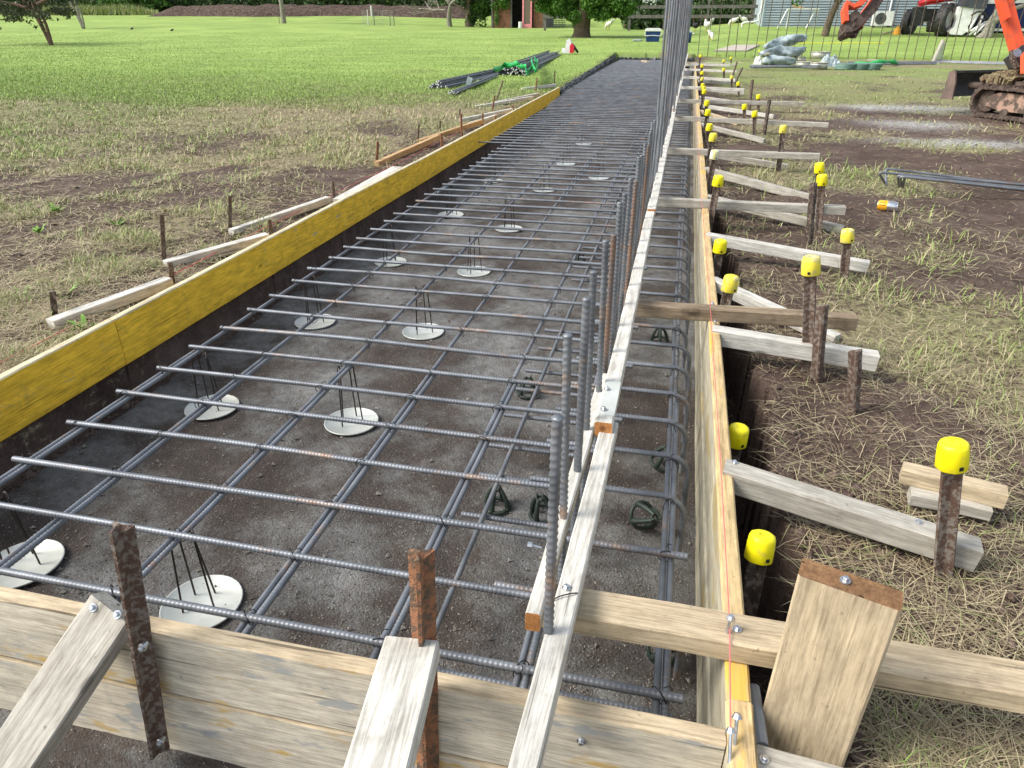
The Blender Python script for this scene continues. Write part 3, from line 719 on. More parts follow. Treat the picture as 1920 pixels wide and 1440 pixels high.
# ------------------------------------------------------------------ slotted timber rail that holds the upright bars
rail = empty('timber_rail', (-.11, 1, .15), 'long pale timber rail running down the trench beside the upright bars', 'timber rail')
RZ = .195
def railseg(pts, z, w=.04, h=.042, mat=None, endmat=None, n='rail_timber'):
    A, B = [U(a, b_, z) for a, b_ in pts]; return child_timber(rail, n, A, B, w, h, mat or W['pale'], endmat=endmat)
railseg(((945, 1580), (1146, 790)), RZ-.0, .042)
railseg(((1000, 1150), (1132, 700)), RZ-.002, .028, mat=W['pale'], endmat=W['rawend'])
railseg(((1131, 793), (1226, 372)), RZ+.028, .044, endmat=W['rawend'])
railseg(((1222, 392), (1266, 196)), RZ+.040, .044, endmat=W['rawend'])
railseg(((1263, 205), (1281, 137)), RZ+.05, .045, endmat=W['rawend'])
railseg(((1278, 142), (1290, 100)), RZ+.06, .045, endmat=W['rawend'])
# toothed packers beside each bar give the saw-tooth edge
for i, (x, y) in enumerate(pos[3:]+[(-.15, 4.8+.2*k) for k in range(9)]):
    if y > 1.6:
        zz = RZ+.028 if y < 4.2 else RZ+.04
        x0 = -.121 if y < 4 else -.118
        child_timber(rail, 'tooth', (x0, y+.02, zz-.002), (x0+.006, y+.17, zz-.002), .016, .036, W['pale'])
# nail plate and screws
npl = MB(); A = U(1137, 778, RZ+.030); B = U(1151, 715, RZ+.030); 
o = link('nail_plate', timber_mesh((B-A).length, .040, .0015, [PLATE], wob=0, ch=.0003)); place(o, A, B); mm = o.matrix_basis.copy(); o.parent = rail; o.matrix_basis = rail.matrix_basis.inverted() @ mm
for px, py in ((1062, 1103), (1138, 730), (1132, 768)): screw(rail, U(px, py, RZ+.0015+(.03 if py < 800 else 0)))
wl = MB(); tube(smooth_path([U(1028, 1130, RZ+.003), U(1050, 1118, RZ+.006), U(1082, 1112, RZ+.002), U(1086, 1122, RZ-.03)], 6), .0013, 5, mb=wl); pw('tie_wire', wl, rail, TIE)
sb = MB(); A = U(996, 1022, .2); tube([A, A+Vector((-.0, -.001, 0))+Vector((.02, .004, -.005))], .0025, 6, mb=sb); tube([A+Vector((-.007, 0, 0)), A+Vector((.002, 0, 0))], .006, 6, mb=sb); pw('screw', sb, rail, ZINC)
# ------------------------------------------------------------------ star pickets with plastic caps
def picket_mesh(Ln, mat, broken=0, r=.0225, seed=0):
    """Y section post, top at z=0 going down; punched holes suggested by dark studs"""
    q = random.Random(seed); t = .0032; pts = []
    for k in range(3):
        a = math.pi/2+k*2*math.pi/3; c, s = math.cos(a), math.sin(a); n = (-s, c); rk = r if k else r*.85
        a2 = a+math.pi/3
        pts += [(rk*c-n[0]*t, rk*s-n[1]*t), (rk*c+n[0]*t, rk*s+n[1]*t), (t*1.9*math.cos(a2), t*1.9*math.sin(a2))]
    ns = 14; V = []; m = len(pts)
    for i in range(ns+1):
        z = -Ln*(i/ns)
        for j, (x, y) in enumerate(pts):
            zz = z+(q.uniform(-.004, .012) if (i == 0 and broken) else 0)
            V.append((x+q.uniform(-.0007, .0007), y+q.uniform(-.0007, .0007), zz))
    mb = MB(); F = [(i*m+j, (i+1)*m+j, (i+1)*m+(j+1) % m, i*m+(j+1) % m) for i in range(ns) for j in range(m)]
    F.append(tuple(range(m))); mb.add(V, F)
    for k in range(3): mb.add([(v[0], v[1], v[2]-.0003) for v in []], [])
    return mb.mesh('picket', mat)
def cap_mesh(mat):
    n = 24; prof = [(.0315, -.062), (.0325, -.060), (.0318, -.030), (.0305, -.010), (.0275, -.003), (.022, 0), (.006, .0012), (.005, -.001), (0, -.001)]
    def rad(r, a): # slightly eight-sided
        k = (a % (math.pi/4))-math.pi/8; return r*(math.cos(math.pi/8)/math.cos(k)*.5+.5)
    V = [(rad(r, a)*math.cos(a), rad(r, a)*math.sin(a), z) for r, z in prof for a in np.arange(n)*2*math.pi/n+math.pi/2]
    F = [(i*n+j, i*n+(j+1) % n, (i+1)*n+(j+1) % n, (i+1)*n+j) for i in range(len(prof)-1) for j in range(n)]
    F.append(tuple(range(n))[::-1])
    mb = MB(); mb.add(V, F)
    # small square slot near the rim
    a = -math.pi/2+.35; c, s = math.cos(a), math.sin(a); tx, ty = -s, c; rr_ = .0322; h = .0042
    ctr = np.array([rr_*c, rr_*s, -.050]); T = np.array([tx, ty, 0]); Zv = np.array([0, 0, 1.]); O = np.array([c, s, 0])*.0006
    box_v = [ctr+a_*T*h+b_*Zv*h+d_*O for d_ in (-3, 1) for a_, b_ in ((-1, -1), (1, -1), (1, 1), (-1, 1))]
    mb.add(box_v, [(4, 5, 6, 7), (0, 1, 5, 4), (1, 2, 6, 5), (2, 3, 7, 6), (3, 0, 4, 7)], 1)
    return mb.mesh('safety_cap', [mat, BLACK], False)
CAPS = {'y': cap_mesh(CAPY), 'd': cap_mesh(CAPD), 'w': cap_mesh(CAPW), 'm': cap_mesh(CAPM)}
for c in CAPS.values():
    for p in c.polygons: p.use_smooth = p.material_index == 0
PM = {('r', L_): picket_mesh(L_, RUST, seed=1) for L_ in (.5, .9)}
for L_ in (.5, .9):
    PM[('o', L_)] = picket_mesh(L_, RUST2, seed=2); PM[('k', L_)] = picket_mesh(L_, RUSTD, seed=3)
def picket(top, base, label, mat='r', cap='y', cat='star picket', group='yellow capped star pickets', rz=None, scr=None, bare=False):
    top = Vector(top); base = Vector(base); d = (top-base).normalized()
    t = empty('star_picket', top, label, cat, group)
    q = Vector((0, 0, 1)).rotation_difference(d); t.rotation_mode = 'QUATERNION'
    t.rotation_quaternion = q @ Matrix.Rotation(rz if rz is not None else rr.uniform(-.3, .3), 3, 'Z').to_quaternion()
    ln = (top-base).length
    L_ = .5 if ln < .42 else .9
    o = link('post', PM[(mat, L_)] if not bare else picket_mesh(.62, {'r': RUST, 'o': RUST2, 'k': RUSTD}[mat], 1, seed=5), t)
    cap = 'y' if cap == 'Y' else (cap if cap != 'y' else 'y ')
    if cap == 'y ' and rr.random() < .45: cap = rr.choice('md')
    cap = cap.strip() if cap else cap
    if cap: c = link('safety_cap', CAPS[cap], t); c.location = (0, 0, .006); c.rotation_euler = (0, 0, rr.uniform(-.5, .5))
    return t
def picket_px(cp_, bp, label, mat='r', cap='y', zg=0.0, **kw):
    """cap top pixel + base pixel on the ground"""
    b_ = U(*bp, zg); t_ = D(cp_[0], cp_[1], b_.y); b_.z -= .1*(t_.z-b_.z)/.3; return picket(t_, b_-Vector((0, 0, .03)), label, mat, cap, **kw)
def picket_form(cp_, lean, label, mat='r', cap='y', x=.262, **kw):
    """picket driven in the gap right behind the form; cap seen at pixel"""
    t_ = PXp(cp_[0], cp_[1], x); return picket(t_, (x+lean[0], t_.y+lean[1], t_.z-.55), label, mat, cap, **kw)
picket_form((1430, 1006), (-.02, -.10), 'nearest yellow capped picket behind the right form, left of the upright stub plank', 'k', 'Y', x=.275)
picket_form((1386, 803), (-.02, .02), 'yellow capped picket sunk behind the nearest sloping brace on the right form', 'k', 'Y', x=.262)
picket_form((1372, 520), (-.03, .02), 'dirty yellow capped rusty picket standing against the brown crossing timber', 'r', 'd', x=.258)
picket_form((1352, 452), (-.02, .02), 'yellow capped picket leaning in the gap just beyond the dirty capped one', 'k', x=.25)
picket_form((1348, 331), (-.03, .02), 'yellow capped rusty picket at the near side of the long white crossing timber', 'r', x=.256)
picket_form((1341, 283), (-.03, .02), 'picket with a faded white cap beside the right form', 'r', 'w', x=.262)
for i, (px, py) in enumerate(((1338, 251), (1331, 233), (1328, 206), (1326, 189), (1321, 168), (1320, 162), (1318, 157), (1317, 145), (1317, 134), (1317, 121), (1314, 103))):
    picket_form((px, py), (-.02, .02), 'yellow capped picket hugging the right form, %s beyond the white capped one' % ORD[i], 'k', x=.26+.005*i)
FR = [((1788, 833), (1791, 1064), 'r', 'Y', 'yellow capped rusty picket at the end of the nearest sloping brace, beside two offcuts'),
      ((1521, 484), (1529, 690), 'r', 'd', 'yellow capped rusty picket behind the end of the brown crossing timber'),
      ((1590, 432), (1587, 520), 'r', 'y', 'yellow capped picket at the end of the pale sloping brace on the right'),
      ((1542, 329), (1540, 432), 'r', 'y', 'yellow capped picket at the long crossing timber near the beer can, front of a pair'),
      ((1537, 307), (1536, 400), 'k', 'y', 'yellow capped picket standing behind its twin near the beer can'),
      ((1469, 236), (1461, 318), 'k', 'y', 'yellow capped dark picket with punched holes at the grey crossing timber'),
      ((1415, 209), (1417, 257), 'r', 'y', 'yellow capped picket in front of the grey crossing timber pair'),
      ((1396, 196), (1398, 236), 'r', 'y', 'yellow capped picket left of the bare tall dark picket'),
      ((1422, 178), (1424, 208), 'r', 'y', 'yellow capped picket at the middle of a far crossing timber'),
      ((1384, 154), (1388, 180), 'r', 'y', 'yellow capped picket, nearest of the far cluster'),
      ((1372, 142), (1374, 172), 'k', 'd', 'dusty capped picket in the far cluster beside a leaning bare picket'),
      ((1357, 128), (1360, 155), 'k', 'y', 'yellow capped picket leaning in the far cluster'),
      ((1357, 112), (1357, 128), 'r', 'y', 'small yellow capped picket in the far cluster at the grey plank'),
      ((1370, 107), (1373, 125), 'r', 'y', 'tilted yellow capped picket at the far grey plank'),
      ((1349, 99), (1349, 109), 'r', 'y', 'yellow capped picket in the back trench, right of two'),
      ((1333, 100), (1333, 110), 'r', 'y', 'yellow capped picket in the back trench, left of two'),
      ((1424, 94), (1424, 112), 'r', 'y', 'yellow capped picket at the back trench by the plastic sheet'),
      ((1537, 98), (1537, 110), 'r', 'y', 'yellow capped picket at the back trench behind the tins'),
      ((1641, 97), (1640, 108), 'r', 'y', 'yellow capped picket at the back trench beside a white block'),
      ((1763, 82), (1760, 105), 'k', 'y', 'yellow capped picket beside the short upright board at the back')]
for t_, b_, m_, c_, lab in FR: picket_px(t_, b_, lab, m_, c_)
# bare pickets on the right
for t_, b_, m_, lab in (((1526, 345), (1519, 452), 'k', 'bare dark picket screwed to the long white crossing timber'), ((1443, 188), (1433, 252), 'k', 'bare dark picket with holes at a grey crossing timber'),
        ((1411, 150), (1405, 205), 'r', 'bare brown picket leaning at the second far crossing timber'), ((1392, 127), (1376, 158), 'k', 'bare black picket leaning right in the far cluster'),
        ((1382, 116), (1371, 148), 'r', 'bare rusty picket leaning right in the far cluster'), ((1605, 660), (1606, 757), 'r', 'short bare stub picket screwed to the end of the pale thick brace'),
        ((1543, 575), (1535, 705), 'r', 'rusty picket with a torn top at the end of the brown crossing timber')):
    b3 = U(*b_, 0); t3 = D(t_[0], t_[1], b3.y); picket(t3, b3-Vector((0, 0, .05)), lab, m_, None, group=None, bare=True, rz=math.pi)
# two pickets in front of the end planks
pk = picket(D(224, 992, .735), D(303, 1450, .745), 'dark flaking rusty picket with torn top screwed to the near planks', 'r', None, group=None, bare=True, rz=math.pi)
for px, py in ((268, 1213), (301, 1391)): 
    s = screw(pk, D(px, py, .722), (0, -1, 0)); s.scale = (1, 1, 1)
picket(D(788, 1042, .752), D(802, 1470, .752), 'orange rusted picket standing behind the middle brace at the near planks', 'o', None, group=None, bare=True, rz=math.pi+.15)
# pickets on the left
LP = [((97, 546), (99, 606), 'k', 'short dark bare peg at the outer end of the nearest left brace'), ((302, 402), (304, 492), 'r', 'tall thin rusty picket at the outer end of the second left brace'),
      ((318, 492), (322, 548), 'r', 'rusty peg where the nearest two left braces meet the yellow board'), ((504, 412), (508, 447), 'r', 'rusty peg at the inner end of the second left brace'),
      ((430, 367), (428, 433), 'r', 'rusty picket at the outer end of the third left brace'), ((623, 340), (626, 376), 'r', 'rusty peg at the inner end of the third left brace'),
      ((744, 306), (745, 324), 'r', 'low rusty peg at the inner end of the wide pale left brace'), ((708, 266), (704, 308), 'o', 'orange rusty picket at the outer end of the orange left brace'),
      ((827, 250), (829, 284), 'o', 'rusty peg at the inner end of the orange left brace'), ((785, 233), (782, 262), 'r', 'rusty picket at the outer end of the long brown left brace'),
      ((825, 227), (823, 250), 'r', 'thin rusty picket behind the long brown left brace'), ((864, 213), (866, 258), 'o', 'tall orange rusty picket crossing the long brown left brace'),
      ((862, 204), (860, 222), 'r', 'short leaning picket at the outer end of a white left brace'), ((905, 213), (904, 236), 'o', 'rusty peg in the middle of the far white braces'),
      ((929, 216), (929, 232), 'o', 'orange peg touching the yellow board beyond the long brown brace'), ((943, 151), (928, 190), 'r', 'thin rusty picket leaning right beside the far pale brace'),
      ((927, 180), (922, 208), 'o', 'rusty picket at the outer end of the far pale brace'), ((961, 199), (961, 208), 'o', 'small orange peg beside the far yellow boards'),
      ((1009, 172), (1009, 180), 'o', 'small rusty peg at the inner end of the far pale brace'), ((1007, 146), (1003, 172), 'o', 'rusty picket crossing the furthest left brace'),
      ((1040, 132), (1039, 160), 'r', 'thin dark picket at the end of the yellow boards')]
for t_, b_, m_, lab in LP:
    b3 = U(*b_, 0); t3 = D(t_[0], t_[1], b3.y); picket(t3, b3-Vector((0, 0, .05)), lab, m_, None, group='bare pegs beside the yellow boards', rz=math.pi).scale = (.62, .62, 1)

# ------------------------------------------------------------------ timbers
def T(pa, pb, za, zb, w, h, mat, label, scr=(), name='timber_brace', group=None, cat='timber', roll=0, endmat=None):
    A = U(*pa, za); B = U(*pb, zb); o = timber(A, B, w, h, mat, label, cat, group, name=name, roll=roll, endmat=endmat)
    for px, py in scr:
        # on the top plane of the timber
        M3 = o.matrix_basis; nrm = (M3.to_3x3() @ Vector((0, 0, 1))).normalized(); d = Vector(ray(px, py)); t = (A-Vector((0, 0, CAMH))).dot(nrm)/d.dot(nrm); screw(o, Vector((0, 0, CAMH))+d*t, nrm)
    return o
ZC = ZT+.047
# flat timbers lying across the right form (top centre line)
T((1000, 1112), (2040, 1290), ZC, ZC, .078, .045, W['tan'], 'flat pale timber lying across the near corner under the rail and past the stub plank', scr=((1382, 1181),), name='crossing_timber')
T((1185, 566), (1606, 592), ZC, ZC, .06, .05, W['brown'], 'brown weathered timber crossing the right form into the trench', scr=((1336, 570),), name='crossing_timber')
CR = [((1222, 370), (1585, 386), 'grey', 'long pale timber crossing the right form near the beer can'), ((1245, 277), (1537, 288), 'grey', 'pale crossing timber with a yellow capped dark picket near its end'),
      ((1262, 217), (1554, 230), 'grey', 'grey crossing timber reaching furthest over the right ground'), ((1268, 186), (1508, 191), 'grey', 'grey crossing timber just beyond the longest one'),
      ((1276, 161), (1396, 166), 'pale', 'pale crossing timber, third beyond the longest one'), ((1280, 142), (1380, 148), 'pale', 'pale crossing timber, fourth beyond the longest one'),
      ((1283, 128), (1382, 132), 'pale', 'pale crossing timber, fifth beyond the longest one'), ((1285, 119), (1369, 121), 'pale', 'pale crossing timber nearest the far corner')]
for a, b_, m_, lab in CR: T(a, b_, ZC, ZC, .06, .05, W[m_], lab, name='crossing_timber')
# braces sloping from form to ground
SL = [((1360, 870), (1842, 1022), .112, .045, .062, .062, 'grey', 'grey brown brace with crusted side sloping from the right form to the rusty capped picket', ((1377, 868), (1722, 980))),
      ((1337, 613), (1648, 662), .112, .09, .056, .062, 'pale', 'thick pale brace just this side of the brown crossing timber', ((1341, 603),)),
      ((1338, 520), (1572, 628), .10, .02, .05, .05, 'pale', 'pale brace passing under the brown crossing timber', ()),
      ((1326, 437), (1631, 490), .11, .06, .052, .055, 'pale', 'whitish sloping brace between the long white timber and the brown one', ()),
      ((1326, 365), (1583, 424), .10, .02, .05, .05, 'grey', 'grey brace emerging below the long crossing timber near the beer can', ()),
      ((1324, 313), (1528, 366), .11, .03, .052, .055, 'grey', 'grey brace sloping beside the white capped picket', ()),
      ((1325, 283), (1478, 308), .09, .02, .05, .05, 'grey', 'bluish grey brace under the crossing timber with the dark capped picket', ()),
      ((1315, 230), (1435, 260), .11, .02, .05, .05, 'grey', 'short pale brace sloping in front of two yellow caps', ()),
      ((1314, 206), (1385, 228), .10, .05, .045, .05, 'tan', 'short brownish brace under the longest grey crossing timber', ()),
      ((1310, 194), (1452, 215), .10, .04, .045, .05, 'pale', 'narrow pale brace between the two longest grey crossing timbers', ()),
      ((1312, 180), (1370, 188), .10, .06, .045, .05, 'pale', 'short pale brace beyond the two longest grey crossing timbers', ()),
      ((1310, 164), (1395, 172), .10, .05, .045, .05, 'pale', 'thin pale brace among the far caps', ()),
      ((1310, 150), (1372, 153), .10, .06, .045, .05, 'pale', 'furthest thin pale brace among the far caps', ())]
for a, b_, za, zb, w, h, m_, lab, sc in SL: T(a, b_, za, zb, w, h, W[m_], lab, scr=sc)
# braces on the left
LB = [((92, 600), (315, 520), .06, .08, .055, .045, 'pale', 'pale brace nearest the camera beside the yellow board', None), ((308, 490), (500, 437), .03, .07, .055, .05, 'pale', 'white brace second along the yellow board', None),
      ((432, 430), (614, 368), .03, .06, .045, .045, 'pale', 'white brace third along the yellow board', None), ((635, 373), (744, 312), .05, .09, .09, .05, 'pale', 'wide pale brace touching the yellow board', None),
      ((706, 303), (822, 252), .04, .09, .05, .05, 'orange', 'fresh orange brace fourth along the yellow board', None), ((784, 262), (903, 224), .03, .09, .05, .05, 'orange', 'orange brown brace further along the yellow board', None),
      ((880, 230), (930, 215), .06, .08, .05, .05, 'pale', 'short white block against the yellow board', None), ((864, 222), (960, 203), .04, .09, .05, .05, 'pale', 'white brace sloping to the far part of the yellow board', None),
      ((892, 198), (998, 180), .03, .08, .05, .05, 'pale', 'long white brace near the end of the yellow board', None), ((930, 190), (1010, 174), .03, .09, .06, .05, 'grey', 'grey brown brace just behind the long white one', None),
      ((978, 165), (1042, 157), .03, .08, .05, .05, 'pale', 'furthest white brace by the end of the yellow board', None)]
for a, b_, za, zb, w, h, m_, lab, _ in LB: T(a, b_, za, zb, w, h, W[m_], lab)
# near braces over the end planks
A = Wd(203, 1138, 1.24); B = Wd(-10, 1440, 1.16)
def span(pa, da, pb, db, w, h, mat, label, roll=0, scr=(), name='timber_brace', ext=0, endmat=None, cut=(0, 0)):
    A = Wd(*pa, da); B = Wd(*pb, db); B = B+(B-A)*ext; o = timber(A, B, w, h, mat, label, 'timber', name=name, roll=roll, endmat=endmat, cut=cut)
    nrm = (o.matrix_basis.to_3x3() @ Vector((0, 0, 1))).normalized()
    for px, py in scr:
        d = Vector(ray(px, py)); t = (A-Vector((0, 0, CAMH))).dot(nrm)/d.dot(nrm); screw(o, Vector((0, 0, CAMH))+d*t, nrm)
    return o
dA = lambda z, px, py, y: None
def depth_of(p): v = Vector(p)-Vector((0, 0, CAMH)); return v.dot(Vector((AX[2], AY[2], AZ[2])))
a_ = D(203, 1140, .765); dpt = depth_of(a_)
span((203, 1140), dpt, (25, 1405), dpt-.03, .098, .04, W['grey'], 'grey brace leaning on the near planks at lower left with a rounded edge', roll=-.5, scr=((176, 1139), (221, 1152)), ext=.5)
a_ = D(772, 1196, .77); dpt = depth_of(a_)
span((772, 1196), dpt-.035, (705, 1430), dpt-.21, .088, .04, W['pale'], 'whitish cracked brace resting on the near planks in the middle', ext=.6)
# stub plank standing at the corner
stub = timber(U(1600, 1112, .27)+Vector((-.0, 0, 0)), U(1600, 1112, .27)+Vector((0, -.015, -.62)), .160, .045, W['tan'], 'wide upright stub plank with rough sawn brown top at the lower right', 'timber', name='stub_plank')
p0 = D(1590, 1112, .855)
for o in [stub]:
    me_ = timber_mesh(.62, .142, .045, [W['tan'], W['rough']], wob=.001, ch=.004, seed=4, endmi=1); o.data = me_
    # local X runs down, wide face (local z) faces the camera
    X_ = Vector((-.0, .02, -1)).normalized(); Z_ = Vector((-.30, -.93, .0)).normalized(); Y_ = Z_.cross(X_).normalized(); Z_ = X_.cross(Y_)
    mm = Matrix((X_, Y_, Z_)).transposed().to_4x4(); mm.translation = p0+Vector((0, -.0, 0)); o.matrix_world = mm
screw(stub, p0+Vector((.0, .024, .001)), (0, 0, 1))
# offcuts
T((1694, 872), (1890, 920), .075, .075, .05, .045, W['tan'], 'brown offcut lying on top of another beside the rusty capped picket')
T((1708, 915), (1858, 945), .032, .032, .06, .035, W['grey'], 'grey offcut lying on the mud under the brown one')
# planks in the back at right
bkb = T((1752, 118), (1772, 112), .1, .1, .25, .12, W['grey'], 'squat grey timber block at the back trench')
_p = G(1747, 116); o = timber(_p+Vector((.14, .0, .62)), _p+Vector((0, 0, -.05)), .22, .05, W['grey'], 'short upright board beside the back trench', 'timber', name='upright_board')
T((1628, 112), (1645, 112), .1, .1, .2, .12, W['pale'], 'small white block at the back trench'); 
T((1432, 112), (1440, 98), .05, .42, .1, .05, W['grey'], 'short grey board standing by the plastic sheet')
T((1205, 113), (1216, 115), .03, .03, .12, .05, W['tan'], 'small timber offcut lying on the far end of the mat')
# grey conduit beside the form at the corner
o = link('conduit', cyl(MB(), U(1412, 1290, .05), U(1428, 1400, .05), .012, 10).mesh('conduit', simple('grey_pvc', (.28, .31, .34), .4))); tag(o, 'short grey plastic pipe beside the near corner of the right form', 'pipe')
# fourth plank at lower right corner
T((1420, 1418), (1600, 1470), .07, .07, .05, .05, W['grey'], 'grey timber end poking in at the bottom beside the right form', scr=((1433, 1425),))
# ------------------------------------------------------------------ string lines with screws
def string(pts, label, r=.0011):
    o = link('string_line', tube(pts, r, 5).mesh('string_line', PINK)); return tag(o, label, 'string line')
sl = string([U(1370, 1384, ZT+.012), U(1368, 1168, ZC+.012), U(1352, 880, ZT+.008), U(1336, 640, ZT+.03), U(1331, 560, ZC+.003), U(1316, 380, ZC), U(1304, 200, ZC)], 'pink string stretched along the top of the right form')
string([U(-20, 690, .035), U(250, 553, .03), U(500, 425, .03), U(745, 305, .03), U(900, 228, .03), U(1042, 160, .03)], 'pink string running along the outside of the yellow board', .0018)
for px, py, z, dx, dy in ((1370, 1160, ZC+.03, .0, .0), (1382, 1345, ZT+.035, .004, -.02), (1370, 1372, ZT+.03, .006, -.03)):
    A = U(px, py, z); B = Vector((A.x-.004+dx, A.y-.008+dy, z-.045)); sm = MB(); tube([A, B], .003, 7, mb=sm); n_ = (A-B).normalized(); tube([A-n_*.001, A+n_*.001, A+n_*.0065], [.0085, .008, .0048], 8, mb=sm); pw('screw', sm, rf, ZINC)

# small bright weeds on the left
wm = None
for k, (px, py) in enumerate(((107, 400), (73, 437), (220, 425), (43, 560), (123, 562), (165, 625))):
    p = G(px, py); V = []; F = []; q = random.Random(k)
    mb = MB()
    for j in range(11):
        a = j*2.4; l = q.uniform(.035, .075); up_ = q.uniform(.3, 1.0); w_ = .009; c, s = math.cos(a), math.sin(a)
        pts = [(c*l*t, s*l*t, math.sin(min(1.5, t*1.6))*l*up_) for t in (0, .35, .7, 1)]; ww = (w_*.4, w_, w_*.9, .001)
        v = []
        for (x, y, z), w0 in zip(pts, ww): v += [(x-s*w0, y+c*w0, z), (x+s*w0, y-c*w0, z)]
        mb.add(v, [(0, 1, 3, 2), (2, 3, 5, 4), (4, 5, 7, 6)])
    o = link('weed', mb.mesh('weed', WEED, True)) if k else link('weed', mb.mesh('weed', globals().setdefault('WEED', simple('weed_leaf', (.22, .40, .06), .6, sc=20, col2=(.15, .30, .05))), True)); o.location = p
    tag(o, 'bright weed left of the yellow board, %s' % ['furthest of the left edge ones', 'below the furthest one', 'rightmost of the far three', 'at the left edge beside the dark peg', 'behind the nearest brace', 'just below the nearest brace'][k], 'weed', 'weeds left of the yellow board')
# ------------------------------------------------------------------ foliage
def leaf_mat(name, cols, trans=True):
    m, nt, b = nodes(name); at = N(nt, 'ShaderNodeAttribute'); at.attribute_name = 'tint'
    c = ramp(nt, at.outputs['Fac'], [(i/(len(cols)-1), k) for i, k in enumerate(cols)])
    L(nt, c, b.inputs['Base Color']); b.inputs['Roughness'].default_value = .6; b.inputs['Specular IOR Level'].default_value = .2
    return m
LF_DARK = leaf_mat('dark_leaves', [(.015, .03, .012), (.03, .06, .018), (.055, .10, .025), (.08, .13, .04)])
LF_MID = leaf_mat('green_leaves', [(.03, .07, .015), (.06, .14, .02), (.09, .19, .03), (.14, .26, .05)])
LF_BRN = leaf_mat('bronze_leaves', [(.03, .035, .02), (.05, .06, .03), (.08, .09, .045), (.11, .12, .07)])
LF_YEL = leaf_mat('tall_grass_leaves', [(.09, .14, .03), (.16, .24, .05), (.25, .33, .09), (.34, .38, .16)])
def leafmesh(name, centres, radii, n, size, mat, flat=1.0, droop=0):
    """n leaf-sized faces spread in clumps"""
    C_ = np.array(centres, float); Rr = np.array(radii, float); k = RNG.choice(len(C_), n, p=Rr**2/np.sum(Rr**2))
    d = RNG.normal(size=(n, 3)); d /= np.linalg.norm(d, axis=1)[:, None]; rad = Rr[k]*RNG.uniform(.35, 1.08, n)**.6
    P = C_[k]+d*rad[:, None]*np.array([1, 1, flat])
    a = RNG.normal(size=(n, 3)); a /= np.linalg.norm(a, axis=1)[:, None]; a[:, 2] -= droop; b_ = np.cross(a, RNG.normal(size=(n, 3))); b_ /= np.linalg.norm(b_, axis=1)[:, None]
    s = size*RNG.uniform(.6, 1.4, n)[:, None]
    V = np.stack([P-a*s, P+b_*s*.45, P+a*s, P-b_*s*.45], 1).reshape(-1, 3)
    me = bpy.data.meshes.new(name); me.vertices.add(4*n); me.vertices.foreach_set('co', V.ravel())
    me.loops.add(4*n); me.loops.foreach_set('vertex_index', np.arange(4*n)); me.polygons.add(n)
    me.polygons.foreach_set('loop_start', np.arange(n)*4); me.polygons.foreach_set('loop_total', np.full(n, 4)); me.update()
    t = np.clip(RNG.beta(2, 2, n)*.8+(k % 5)*.05, 0, 1)
    at = me.attributes.new('tint', 'FLOAT', 'POINT'); at.data.foreach_set('value', np.repeat(t, 4).astype(np.float32)); me.materials.append(mat); return me
def tree(loc, label, h=7, spread=3.5, low=.6, n=5000, leaf=.16, mat=None, trunk_r=.18, bark=None, lean=(0, 0), group=None, forks=1, name='tree', seed=1, nc=40, flat=.7, cat='tree'):
    q = random.Random(seed); t = empty(name, loc, label, cat, group); mb = MB()
    for f in range(forks):
        a = q.uniform(0, 6.28); fx, fy = (lean[0]+(math.cos(a)*.12*h if forks > 1 else 0)), (lean[1]+(math.sin(a)*.12*h if forks > 1 else 0))
        P = smooth_path([(0, 0, -.2), (fx*.15+q.uniform(-.04, .04), fy*.15, h*.15), (fx*.45, fy*.45+q.uniform(-.1, .1), h*.4), (fx, fy, h*.8)], 5)
        tube(P, np.linspace(trunk_r*1.15, trunk_r*.3, len(P)), 9, mb=mb)
        for k in range(7):
            i = int(len(P)*(.3+.6*k/7)); a = q.uniform(0, 6.28); e = P[i]+np.array([math.cos(a)*spread*.7, math.sin(a)*spread*.7, q.uniform(.1, .3)*h])
            tube(smooth_path([P[i], (P[i]+e)/2+np.array([0, 0, .15]), e], 4), np.linspace(trunk_r*.4, trunk_r*.08, 9), 6, mb=mb)
    link('trunk', mb.mesh('trunk', bark or BARK, True), t)
    cs, rs = [], []
    for k in range(nc):
        u = q.random(); z = low*h+(1-low)*h*u; rad = spread*math.sqrt(max(.05, 1-(abs(u-.35)/.75)**2)); a = q.uniform(0, 6.28); rr2 = rad*math.sqrt(q.random())
        cs.append((lean[0]+rr2*math.cos(a), lean[1]+rr2*math.sin(a), z)); rs.append(spread*q.uniform(.16, .34))
    link('crown', leafmesh('crown', cs, rs, n, leaf, mat or LF_MID, flat), t); return t
def Gd(px, py, extra=0): p = G(px, py); p.z += extra; return p
